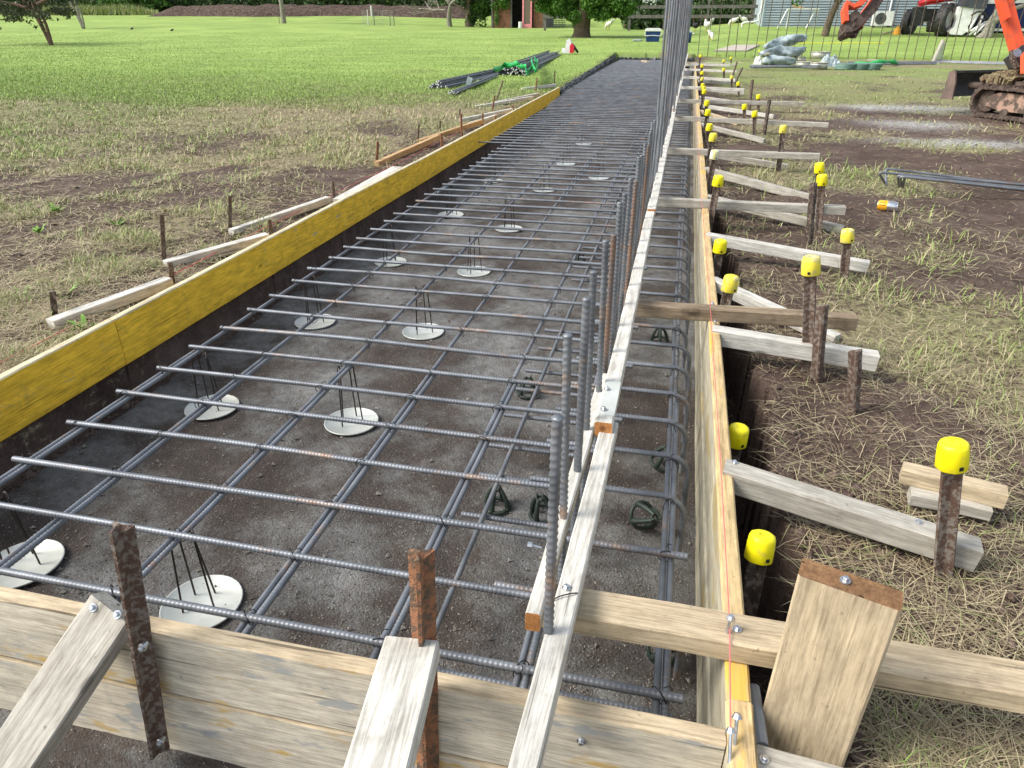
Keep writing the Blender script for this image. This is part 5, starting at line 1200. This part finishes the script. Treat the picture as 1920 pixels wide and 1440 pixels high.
# outboard motor
p = G(1805, 69); ob = empty('outboard_motor', p, 'white outboard motor with dark grey cowl and white brand lettering', 'outboard motor'); k_ = depth_of(p)/1300
def op(px, py): return ((px-1805)*k_, (69-py)*k_*1.06)
mb = MB(); extr(mb, [op(*q_) for q_ in ((1784, 22), (1786, 12), (1791, 3), (1800, -8), (1822, -8), (1828, 5), (1827, 26), (1815, 26))], -.28, .28); link('cowl', mb.mesh('cowl', DGREY), ob)
mb = MB(); extr(mb, [op(*q_) for q_ in ((1784, 22), (1815, 26), (1827, 26), (1820, 35), (1812, 42), (1806, 52), (1808, 60), (1800, 66), (1780, 65), (1774, 60), (1785, 54), (1786, 44), (1782, 34))], -.22, .22); link('leg_housing', mb.mesh('leg_housing', WHITE), ob)
mb = MB(); tube(smooth_path([(*op(1806, 36)[:1], -.3, op(1806, 36)[1]), (op(1815, 30)[0], -.3, op(1815, 30)[1]), (op(1826, 32)[0], -.3, op(1826, 32)[1]), (op(1836, 42)[0], -.3, op(1836, 42)[1])], 5), .035, 7, mb=mb); tube([(op(1822, 41)[0], -.32, op(1822, 41)[1]), (op(1838, 43)[0], -.3, op(1838, 43)[1])], .03, 7, mb=mb); link('bracket', mb.mesh('bracket', RUBBER, True), ob)
mb = MB()
for a, b_ in (((1818, 34), (1808, 62)), ((1834, 46), (1812, 60)), ((1812, 66), (1824, 54)), ((1826, 36), (1822, 60)), ((1838, 44), (1820, 66))): tube([(op(*a)[0], -.2, op(*a)[1]), (op(*b_)[0], -.26, op(*b_)[1])], .05, 7, mb=mb)
link('mount', mb.mesh('mount', WHITE, True), ob)
fc = bpy.data.curves.new('lettering', 'FONT'); fc.body = 'YAMAHA'; fc.size = .125; fc.extrude = .002; fc.align_x = 'CENTER'; fc.space_character = 1.05
ft = bpy.data.objects.new('tmp_text', fc); COL.objects.link(ft); bpy.context.view_layer.update()
fm_ = bpy.data.meshes.new_from_object(ft); bpy.data.objects.remove(ft); fm_.materials.clear(); fm_.materials.append(WHITE); lt = link('lettering', fm_, ob); lt.location = (op(1810, 9)[0], -.284, op(1810, 11)[1]); lt.rotation_euler = (R(90), 0, 0)
# boat
p = G(1875, 66); p.y += 1.0; k_ = depth_of(p)/1300; bt_ = empty('boat', p, 'navy blue boat hull with white stripe and rails on a low trailer', 'boat')
def bp(px, py): return ((px-1875)*k_, (66-py)*k_*1.06)
mb = MB(); extr(mb, [bp(*q_) for q_ in ((1832, 56), (1845, 18), (1960, 16), (1975, 55))], -.1, 1.7); link('hull', mb.mesh('hull', NAVY), bt_)
mb = MB(); extr(mb, [bp(*q_) for q_ in ((1828, 60), (1830, 56.5), (1978, 56.5), (1978, 60))], -.14, 1.74); extr(mb, [bp(*q_) for q_ in ((1844, 18), (1845, 12), (1962, 10), (1962, 16))], -.16, 1.76); link('stripe', mb.mesh('stripe', WHITE), bt_)
mb = MB(); extr(mb, [bp(*q_) for q_ in ((1826, 56), (1830, 14), (1850, 14), (1848, 22), (1838, 40), (1833, 56))], -.18, 1.0); link('transom', mb.mesh('transom', WHITE), bt_)
mb = MB(); extr(mb, [bp(*q_) for q_ in ((1836, 68), (1836, 61), (1975, 61), (1975, 68))], .1, 1.5); link('trailer', mb.mesh('trailer', BLACK), bt_)
mb = MB(); tube([(bp(1830, 11)[0], -.2, bp(1830, 11)[1]), (bp(1850, 11)[0], -.2, bp(1850, 11)[1])], .03, 6, mb=mb); tube([(bp(1845, 28)[0], -.16, bp(1845, 28)[1]), (bp(1852, 22)[0], -.16, bp(1852, 22)[1])], .02, 6, mb=mb); link('grab_rail', mb.mesh('grab_rail', ZINC), bt_)
# shovel / pole lying with an orange tag
p = G(1690, 62); o = link('long_handle', tube(smooth_path([G(1655, 65)+Vector((0, 0, .03)), G(1695, 58)+Vector((0, 0, .12)), G(1752, 50)+Vector((0, 0, .3))], 4), .03, 7).mesh('long_handle', W['tan'], True)); tag(o, 'long wooden handled tool lying propped against the tractor wheel', 'tool')
p = G(1681, 65); o = link('orange_cone', cyl(cyl(MB(), p, p+Vector((0, 0, .25)), .17, 10, r2=.12), p+Vector((0, 0, .25)), p+Vector((0, 0, .36)), .05, 8).mesh('orange_cone', simple('orange_plastic', (.85, .38, .03), .5))); tag(o, 'orange plastic fitting standing on the lawn left of the tractor', 'fitting')

# ------------------------------------------------------------------ mini excavator
F_ = Vector((-.49, .87, 0)).normalized(); S_ = Vector((-F_.y, F_.x, 0))   # forward, left
fr = U(1842, 216, 0)
orig = fr-F_*.75-S_*.42
M4 = Matrix((F_, S_, Vector((0, 0, 1)))).transposed().to_4x4(); M4.translation = orig
ex = empty('mini_excavator', orig, 'muddy orange mini excavator with blade, its arm reaching over the ground', 'excavator')
ex.rotation_euler = (0, 0, math.atan2(F_.y, F_.x)); bpy.context.view_layer.update()
def exl(name, mb, mat, sm=False, parent=None):
    o = link(name, mb.mesh(name, mat, sm)); o.parent = parent or ex; return o
def track(yc):
    mb = MB(); Ln, rd = 1.36, .190; n = 64; per = 2*Ln+2*math.pi*rd
    def loop(s, r):
        s = s % per
        if s < Ln: return (-Ln/2+s, rd+r-.0, 0) if 0 else (-Ln/2+s, rd+r)
        s -= Ln
        if s < math.pi*rd: a = s/rd; return (Ln/2+r*math.sin(a), rd+r*math.cos(a))
        s -= math.pi*rd
        if s < Ln: return (Ln/2-s, rd-r)
        s -= Ln; a = s/rd; return (-Ln/2-r*math.sin(a), rd-r*math.cos(a))
    V = []; m_ = 4; w_ = .15
    for i in range(n*3):
        s = per*i/(n*3); lug = .02 if i % 3 == 0 else 0
        for (r, y) in ((rd-.04, yc-w_), (rd+lug, yc-w_), (rd+lug, yc+w_), (rd-.04, yc+w_)):
            x, z = loop(s, r); V.append((x+RNG.uniform(-.006, .006), y+RNG.uniform(-.008, .008), z+RNG.uniform(-.006, .006)))
    k = n*3; F = [(i*4+j, ((i+1) % k)*4+j, ((i+1) % k)*4+(j+1) % 4, i*4+(j+1) % 4) for i in range(k) for j in range(4)]
    mb.add(V, F); tk = exl('track', mb, MUD)
    sgn = 1 if yc > 0 else -1
    fr_ = MB(); extr(fr_, [(-.6, .09), (.45, .09), (.66, .14), (.66, .25), (.50, .31), (-.6, .31)], yc-.10, yc+.10); link('side_frame', fr_.mesh('side_frame', TRKP), tk)
    rl = MB()
    for x in (-.35, 0, .35): cyl(rl, (x, yc-.12, .07), (x, yc+.12, .07), .055, 12)
    link('roller', rl.mesh('roller', MUD), tk); 
    for xi in (.68, -.68): link('idler', cyl(MB(), (xi, yc-.07, .19), (xi, yc+.07, .19), .135, 18).mesh('idler', MUD), tk)
track(.42); track(-.42)
mb = MB(); box(mb, (0, 0, .33), (1.0, .62, .22)); exl('undercarriage', mb, MUD)
bl = MB(); nb_ = 8; pr = [(1.30+.10*math.cos(a)-.10, .20+.32*k/nb_) for k, a in enumerate(np.linspace(-1.1, 1.1, nb_+1))]
poly = pr+[(x+.022, z) for x, z in pr[::-1]]; extr(bl, poly, -.60, .60); box(bl, (1.22, 0, .525), (.05, 1.2, .03)); blade_ = exl('blade', bl, BLADE)
for s in (.605, -.605):
    sp_ = MB(); extr(sp_, [(1.13, .17), (1.34, .17), (1.29, .33), (1.30, .52), (1.20, .55), (1.15, .38)], s-.012, s+.012)
    link('end_plate', sp_.mesh('end_plate', simple('rusty_blade_end', (.24, .17, .14), .7, .3, sc=8, col2=(.16, .12, .10))), blade_)
am = MB()
for s in (.28, -.28): tube([(.3, s, .25), (.8, s, .36), (1.20, s, .34)], [.05, .05, .05], 8, mb=am)
exl('blade_arm', am, MUD, True)
hp_ = MB(); cs_ = 14
for i in range(160): 
    a = RNG.uniform(0, 6.28); r = RNG.uniform(0, 1)**.5; box(hp_, (.72+.33*r*math.cos(a), .05+.40*r*math.sin(a), .42+.12*(1-r)+RNG.uniform(0, .03)), RNG.uniform(.03, .11, 3)*np.array([1.4, 1, .7]), rot=Matrix.Rotation(a*2, 4, 'Z') @ Matrix.Rotation(a, 4, 'X'))
o = exl('mud_heap', hp_, simple('muddy_roots', (.13, .09, .055), .95, sc=14, bumpy=1, col2=(.30, .25, .14)))
bd = MB(); extr(bd, [(-.9, .55), (.35, .55), (.42, .75), (.3, .95), (-.6, 1.15), (-.95, 1.05)], -.46, .46); exl('body', bd, ORANGE)
cb = MB()
for x in (.3, -.5):
    for y in (.1, .44): box(cb, (x, y*-1, 1.6), (.05, .05, 1.3))
box(cb, (-.1, -.27, 2.27), (1.0, .5, .06)); exl('canopy', cb, DGREY)
def ew(name, mb, mat, sm=False):
    """arm parts are laid out in world space, then parented"""
    o = link(name, mb.mesh(name, mat, sm)); o.parent = ex; o.matrix_basis = ex.matrix_basis.inverted(); return o
ex.rotation_mode = 'XYZ'
dep = depth_of(orig)+.25
def arm_seg(pts, ws, th, dps=None):
    mb = MB(); n_ = len(pts); V = []
    nrm = fwd
    for k, (px, py) in enumerate(pts):
        d_ = dps[k] if dps else dep; c = Wd(px, py, d_); a = Wd(*pts[max(0, k-1)], dps[max(0, k-1)] if dps else dep); b_ = Wd(*pts[min(n_-1, k+1)], dps[min(n_-1, k+1)] if dps else dep)
        tt = (b_-a).normalized(); sd_ = tt.cross(nrm).normalized(); dn = sd_.cross(tt).normalized(); w_ = ws[k]/2
        for u, v_ in ((-1, -1), (1, -1), (1, 1), (-1, 1)): V.append(c+sd_*w_*u+dn*th/2*v_)
    F = [(k*4+j, (k+1)*4+j, (k+1)*4+(j+1) % 4, k*4+(j+1) % 4) for k in range(n_-1) for j in range(4)]+[(3, 2, 1, 0), tuple((n_-1)*4+j for j in range(4))]
    mb.add([tuple(v) for v in V], F); return mb
dd_ = dep
ew('boom', arm_seg([(1912, 108), (1893, 40), (1872, -40), (1835, -150), (1770, -250)], [.135, .14, .155, .17, .14], .13), ORANGE)
ew('boom_ram', arm_seg([(1889, 36), (1877, 2), (1862, -60)], [.06, .08, .08], .08, [dep-.12]*3), ORANGE)
ew('dipper', arm_seg([(1785, -262), (1740, -170), (1672, -45), (1634, 14), (1607, 48)], [.16, .19, .17, .14, .12], .13), ORANGE)
ew('dipper_mud', arm_seg([(1652, -12), (1632, 20), (1606, 46)], [.10, .13, .12], .16), MUD)
lk = arm_seg([(1640, -20), (1612, 8), (1598, 14)], [.05, .07, .05], .08, [dep-.12]*3); ew('link', lk, ORANGE)
lk = arm_seg([(1598, 14), (1586, 8), (1583, 20), (1585, 42)], [.05, .06, .06, .05], .1, [dep-.1]*4); ew('link', lk, ORANGE)
bk_ = arm_seg([(1607, 36), (1596, 46), (1588, 58), (1580, 68)], [.20, .22, .16, .05], .22); ew('bucket', bk_, MUD)
mb = MB()
for k in range(30): c = Wd(RNG.uniform(1582, 1612), RNG.uniform(34, 66), dep+RNG.uniform(-.1, .1)); box(mb, c, RNG.uniform(.03, .1, 3), rot=Matrix.Rotation(RNG.uniform(0, 3), 4, 'X') @ Matrix.Rotation(RNG.uniform(0, 3), 4, 'Z'))
ew('mud_clod', mb, MUD)
mb = arm_seg([(1899, 98), (1912, 112), (1925, 120)], [.16, .24, .24], .2); ew('boom_pivot', mb, BLADE)
cyl_ = MB(); c0 = Wd(1902, 103, dep-.12); cyl(cyl_, c0, c0-fwd*.06, .055, 14); ew('pivot_pin', cyl_, ZINC)
mb = arm_seg([(1896, 95), (1899, 112), (1906, 128)], [.03, .05, .06], .05, [dep-.15]*3); ew('hose_guard', mb, RUSTD)

# ------------------------------------------------------------------ loose bars, bundles, strap
def bundle(name, n, A, B, rad, r, label, ends=True, seed=1, jit=.2):
    q = random.Random(seed); A = Vector(A); B = Vector(B); t = empty(name, A, label, 'rebar bundle'); d = (B-A); ang = math.atan2(d.y, d.x); me_ = tube([(0, 0, 0), (d.length, 0, 0)], r, 6).mesh('bar', STEEL, True); 
    endm = tube([(-.004, 0, 0), (.0, 0, 0)], r*1.02, 6).mesh('bar_end', CAN, True)
    for k in range(n):
        rr_ = rad*math.sqrt(q.random()); a = q.uniform(0, math.pi); y_ = rr_*math.cos(a)*1.5; z_ = rr_*math.sin(a)*1.0+r
        o = link('bar', me_, t); o.location = (0, 0, 0); sh = q.uniform(-jit, jit); dz = q.uniform(-.008, .008)
        o.matrix_basis = Matrix.Rotation(ang+q.uniform(-.006, .006), 4, 'Z') @ Matrix.Translation((sh, y_, z_)) @ Matrix.Rotation(-dz, 4, 'Y') @ Matrix.Scale(1, 4)
    return t
# light bar tips read as pale dots: separate bright tips modelled as end faces on slot 1
def bundle2(name, n, A, B, rad, r, label, seed=1, jit=.1, slopez=0):
    t = bundle(name, n, A, B, rad, r, label, seed=seed, jit=jit)
    me_ = t.children[0].data; me_.materials.append(WHITE)
    for pl in me_.polygons:
        if len(pl.vertices) > 4: pl.material_index = 1; pl.use_smooth = False
    return t
b1 = bundle2('rebar_bundle', 30, U(822, 167, .01), U(985, 128, .01), .13, .012, 'loose bundle of straight bars lying furthest left on the grass', 3)
b2 = bundle2('rebar_bundle', 12, U(848, 178, .01), U(925, 148, .01), .07, .011, 'small bundle of bars lying nearest the yellow board', 4)
b3 = bundle2('rebar_bundle', 75, U(957, 143, .02), U(1035, 112, .02), .25, .016, 'thick bundle of bars with pale ends wrapped in green strap', 5, .06)
b4 = bundle2('rebar_bundle', 26, U(985, 128, .01), U(1055, 101, .03), .15, .012, 'long dark bundle of bars running back behind the green strap', 6, .3)
for k, (pts, lab) in enumerate(((((925, 138), (945, 128), (965, 125), (985, 130), (990, 140), (1008, 118)), 'bright green strap wrapped over the thick bundle of bars'), (((1002, 112), (1008, 122), (1006, 136), (1000, 134), (996, 116)), 'loose end of bright green strap hanging off the thick bundle'),
        (((872, 127), (890, 122), (905, 120), (921, 117)), 'twisted green strap lying on the lawn left of the bundles'))):
    mb = MB(); zz = .34 if k == 0 else (.28 if k == 1 else .03); P = smooth_path([U(a, b_, zz-(0 if k else .04*abs(i-2))) for i, (a, b_) in enumerate(pts)], 6)
    for dz in ((0, .03) if k < 2 else (0,)):
        n_ = len(P); Wt = .05; V = []; 
        for i, c in enumerate(P): a = i*.5+dz*50; V += [tuple(c+np.array([Wt*.4*math.cos(a), 0, Wt*math.sin(a)+dz+.03])), tuple(c-np.array([Wt*.4*math.cos(a), 0, Wt*math.sin(a)-dz-.03]))]
        V2 = [(x, y+.006, z) for x, y, z in V]
        m0 = len(V); F = [(2*i, 2*i+1, 2*i+3, 2*i+2) for i in range(n_-1)]+[(m0+2*i, m0+2*i+2, m0+2*i+3, m0+2*i+1) for i in range(n_-1)]+[(2*i, 2*i+2, m0+2*i+2, m0+2*i) for i in range(n_-1)]+[(2*i+1, m0+2*i+1, m0+2*i+3, 2*i+3) for i in range(n_-1)]
        mb.add(V+V2, F)
    tag(link('strap', mb.mesh('strap', GREENS, True)), lab, 'strap')
mb = MB(); c = U(880, 152, .14); box(mb, c, (.10, .02, .14), rot=Matrix.Rotation(.3, 4, 'Y')); tag(link('paper_tag', mb.mesh('paper_tag', PLAST)), 'white delivery tag on the loose bars', 'tag')
# cut-off saw / blower
p = G(1066, 102); t = empty('power_saw', p, 'white and red hand held petrol machine standing on the grass beyond the bundles', 'power tool'); k_ = depth_of(p)/1300
def sq(px, py): return ((px-1066)*k_, (102-py)*k_*1.07)
mb = MB(); extr(mb, [sq(*q_) for q_ in ((1056, 100), (1060, 92), (1062, 80), (1067, 77), (1071, 82), (1073, 100))], -.1, .1); link('housing', mb.mesh('housing', WHITE), t)
mb = MB(); extr(mb, [sq(*q_) for q_ in ((1069, 100), (1069, 88), (1073, 84), (1077, 90), (1076, 99))], -.12, .12); link('cover', mb.mesh('cover', RED), t)
link('tube', tube([(sq(1074, 88)[0], 0, sq(1074, 88)[1]), (sq(1084, 99)[0], 0, sq(1084, 99)[1])], [.05, .035], 10).mesh('tube', RUBBER, True), t)
mb = MB(); extr(mb, [sq(*q_) for q_ in ((1053, 98), (1054, 92), (1060, 93), (1060, 100))], -.08, .08); link('tank', mb.mesh('tank', WHITE), t)
mb = MB(); tube(smooth_path([(sq(1060, 92)[0], 0, sq(1060, 92)[1]), (sq(1063, 82)[0], 0, sq(1063, 82)[1]), (sq(1070, 82)[0], 0, sq(1070, 82)[1])], 4), .02, 6, mb=mb); link('handle', mb.mesh('handle', RUBBER, True), t)
# bent bars lying on the right ground
t = empty('bent_bars', U(1700, 330, 0), 'five blue grey bars with bent ends lying on the grass above the beer can', 'bent bars')
for k, (e1, c1, far, zz) in enumerate((((1662, 347), (1660, 316), (1960, 352), .02), ((1661, 346), (1647, 323), (1960, 350), .035), ((1686, 349), (1683, 329), (1960, 357), .02), ((1689, 350), (1688, 331), (1960, 360), .035), ((1692, 351), (1697, 331), (1960, 362), .02))):
    A = U(*e1, .012); B = U(*c1, .11); C = U(far[0], far[1], zz); B2 = B+(C-B).normalized()*.03; B1 = B+(A-B).normalized()*.03
    P = [A, B1, B+(B1+B2-2*B)*.25, B2, C]; pw('bar', rebar(P, .0095, .014, 8, 3), t, STEEL, True)
# beer can
c = U(1664, 386, .033); t = empty('drink_can', c, 'empty orange and silver drink can lying in the grass', 'drink can'); t.rotation_euler = (0, 0, -.35)
prof = [(-.061, .024), (-.058, .028), (-.052, .033), (0, .033), (.048, .033), (.056, .029), (.060, .0262), (.061, .027)]
mb = MB(); n = 28; V = [(x, r*math.cos(a), r*math.sin(a)) for x, r in prof for a in np.arange(n)*2*math.pi/n]
Fc = [(i*n+j, i*n+(j+1) % n, (i+1)*n+(j+1) % n, (i+1)*n+j) for i in range(len(prof)-1) for j in range(n)]+[tuple(range(n))]
mb.add(V, Fc); mb.m = [(1 if 1 <= (k//n) <= 2 else 0) for k in range(len(Fc)-1)]+[0]; link('body', mb.mesh('body', [CAN, CANO], True), t)
mb = MB(); tube([(.0585, 0, 0), (.0575, 0, 0)], [.026, .026], 20, mb=mb); link('lid', mb.mesh('lid', simple('can_end', (.45, .46, .48), .35, .9)), t)
mb = MB()
for a0 in (.9, 1.3): tube([(-.03+.018*math.cos(a), -.0338*math.sin(a0)-.0, .0338*math.cos(a0)+.012*math.sin(a)*0) for a in np.linspace(0, 2*np.pi, 10)], .0022, 4, mb=mb)
link('mark', mb.mesh('mark', BLACK), t)
# plastic sheet heap, tins, hoses, flat bars at the back
def crumple(name, px, py, w_, d_, h, mat, label, cat, seed, ridges=5):
    p = G(px, py); n = 40; X = np.linspace(-1, 1, n); XX, YY = np.meshgrid(X, X); rr_ = np.clip(1-np.maximum(np.abs(XX), np.abs(YY))**3, 0, 1)
    hN = fbm(XX*3+seed*7, YY*3+seed, 4); rg = np.abs(np.sin(XX*1.2+YY*ridges+hN*5)); Z = rr_*(h*(.35+.65*rg)*(.6+.8*hN))-.02
    V = np.stack([XX*w_/2*(1+.15*(hN-.5)), YY*d_/2*(1+.2*(hN-.5)), Z], -1).reshape(-1, 3); F = [(i*n+j, i*n+j+1, (i+1)*n+j+1, (i+1)*n+j) for i in range(n-1) for j in range(n-1)]
    mb = MB(); mb.add(V, F); o = link(name, mb.mesh(name, mat, True)); o.location = p; return tag(o, label, cat)
def wrapped(k, pts, r, lab):
    P = smooth_path([G(px, py)+Vector((0, 0, z)) for px, py, z in pts], 8); n = len(P); t_ = np.linspace(0, 1, n); rad = r*np.clip(np.sin(np.pi*np.clip(t_*.94+.03, 0, 1))**.35, .15, 1)
    ph = k*2.1
    def f(s, th): return 1+.16*np.sin(th*3+s*5+ph)+.12*np.sin(th*5-s*9+ph)+.06*np.sin(s*31+th*2)
    tag(link('wrapped_bag', tube(P, rad, 18, f).mesh('wrapped_bag', PLAST, True)), lab, 'plastic bag', 'wrapped plastic bags heaped at the back')
wrapped(0, ((1428, 122, .10), (1455, 122, .12), (1490, 122, .10)), .13, 'lowest long bluish grey plastic wrapped bag in the heap')
wrapped(1, ((1424, 119, .25), (1455, 118, .30), (1480, 118, .28), (1504, 117, .36)), .15, 'middle bluish grey plastic wrapped bag in the heap')
wrapped(2, ((1430, 116, .42), (1455, 115, .50), (1478, 115, .62), (1504, 115, .66)), .15, 'topmost bluish grey plastic bag rising to the right of the heap')
crumple('plastic_sheet', 1556, 124, .55, .6, .30, PLAST, 'small crumpled clear plastic bag right of the tins', 'plastic sheet', 5, 7)
crumple('soil_bag', 1420, 121, .22, .3, .26, WHITE, 'small patterned bag at the left end of the plastic sheeting', 'bag', 8)
for k, (px, py, r_, h_) in enumerate(((1506, 124, .20, .13), (1534, 128, .22, .16), (1535, 120, .26, .17), (1499, 116, .17, .16))):
    p = G(px, py+2); p.z += (.17 if k == 2 else 0); t = empty('tin', p, ['flat round tin nearest the plastic sheeting', 'wide round tin below another wide one', 'wide round tin on top of its twin', 'small square sided tin behind the round ones'][k], 'tin')
    link('body', cyl(MB(), (0, 0, 0), (0, 0, h_), r_, 20).mesh('body', TIN, True), t); link('rim', tube([(r_*math.cos(a), r_*math.sin(a), h_) for a in np.linspace(0, 2*np.pi, 24)], .012, 6).mesh('rim', TIN, True), t)
for k, px in enumerate((1583, 1606, 1629)):
    p = G(px, 131); mb = MB()
    for j in range(4): tube([(.24*math.cos(a)+.02*j, .22*math.sin(a), .03+.035*j) for a in np.linspace(0, 2*np.pi, 24)], .026, 7, mb=mb)
    o = link('hose_coil', mb.mesh('hose_coil', HOSE, True)); o.location = p; tag(o, ['left', 'middle', 'right'][k]+' of the three flat green strap coils on the grass', 'coil')
mb = MB(); P = smooth_path([G(1600, 124)+Vector((0, 0, .05)), G(1635, 125)+Vector((0, 0, .1)), G(1668, 124)+Vector((0, 0, .12)), G(1682, 122)+Vector((0, 0, .05))], 6); tube(P, [.05+.02*math.sin(i) for i in range(len(P))], 6, mb=mb); tag(link('strap', mb.mesh('strap', GREENS, True)), 'bright green strap lying beyond the green coils', 'strap')
fbm_ = empty('flat_bars', G(1470, 130), 'fan of flat dark steel strips lying in front of the plastic sheeting', 'steel strips'); q = random.Random(3)
for k in range(9): pw('strip', cyl(MB(), G(1405+q.uniform(0, 14), 124+k*1.2)+Vector((0, 0, .02+.008*k)), G(1520+q.uniform(-20, 30), 128+q.uniform(-1, 6))+Vector((0, 0, .03+.01*k)), .022, 6), fbm_, STEEL)
lb = empty('bent_bars', G(1800, 118), 'stack of long bars with upturned hooked ends along the back trench', 'bent bars')
for k in range(5):
    A = G(1768-3*k, 100+2*k)+Vector((0, 0, .35)); B = G(1766-3*k, 113+k)+Vector((0, 0, .06)); C = G(1775, 116+k)+Vector((0, 0, .04)); E_ = G(1935, 122+k)+Vector((0, 0, .05)); pw('bar', tube(smooth_path([A, B, C, E_], 5), .014, 6), lb, STEEL, True)
for k in range(4): pass
fl_ = empty('flat_bars', G(1650, 120), 'flat grey bars lying on the grass behind the green coils', 'steel strips')
for k in range(5): pw('strip', cyl(MB(), G(1590, 119+k)+Vector((0, 0, .03)), G(1755, 118+k)+Vector((0, 0, .03)), .02, 6), fl_, STEEL)
o = link('string_line', tube([G(1418, 95)+Vector((0, 0, .25)), G(1560, 95)+Vector((0, 0, .25)), G(1655, 95)+Vector((0, 0, .25))], .012, 5).mesh('string_line', CAPY)); tag(o, 'yellow tape stretched along the back trench', 'tape')
# ragged black plastic lining along the trench edge past the yellow board
def lining(path, label, seed):
    q = np.random.default_rng(seed); P = resample(path, .06); n = len(P); V = []; prof = [(-.09, .012), (-.03, .035), (.02, .0), (.035, -.10), (.05, -.22)]
    d = P[-1]-P[0]; d /= np.linalg.norm(d); nrm = np.array([d[1], -d[0], 0])
    for i, p in enumerate(P):
        for (u, z) in prof: V.append(p+nrm*(u+q.uniform(-.025, .025))+np.array([0, 0, z+q.uniform(-.03, .03)]))
    m_ = len(prof); F = [(i*m_+j, (i+1)*m_+j, (i+1)*m_+j+1, i*m_+j+1) for i in range(n-1) for j in range(m_-1)]; mb = MB(); mb.add(V, F)
    o = link('plastic_lining', mb.mesh('plastic_lining', simple('black_plastic', (.02, .022, .022), .35, sc=12, col2=(.12, .12, .10), lo=.52, hi=.66))); tag(o, label, 'plastic lining')
lining([(-2.21, 13.7, 0), (-2.48, 26.9, .1)], 'crumpled black plastic lining along the left trench edge beyond the yellow board', 1)
lining([(-2.45, 27.45, .02), (.3, 27.5, .02)], 'crumpled black plastic lining at the far end of the trench', 2)
# ------------------------------------------------------------------ light
w = bpy.data.worlds.new('World'); scn.world = w; w.use_nodes = True; nt = w.node_tree
sk = nt.nodes.new('ShaderNodeTexSky'); sk.sky_type = 'NISHITA'; sk.sun_disc = False; sk.sun_elevation = R(42); sk.air_density = 1.2; sk.dust_density = 2.5
az = math.atan2(-.82, -.30); sk.sun_rotation = az
bg = nt.nodes['Background']; bg.inputs[1].default_value = .135; hs = nt.nodes.new('ShaderNodeHueSaturation'); hs.inputs['Saturation'].default_value = .55; nt.links.new(sk.outputs[0], hs.inputs['Color']); nt.links.new(hs.outputs[0], bg.inputs[0])
sd = bpy.data.lights.new('sun', 'SUN'); sd.energy = 2.0; sd.angle = R(24); sd.color = (1, .96, .9)
so = bpy.data.objects.new('sun', sd); COL.objects.link(so); dsun = Vector((-.82*math.cos(R(42)), -.30*math.cos(R(42))*1.1, math.sin(R(42)))).normalized()
so.rotation_euler = dsun.to_track_quat('Z', 'Y').to_euler()
scn.view_settings.view_transform = 'Standard'; scn.view_settings.look = 'None'; scn.view_settings.exposure = .92; scn.view_settings.gamma = 1
bpy.context.view_layer.update()
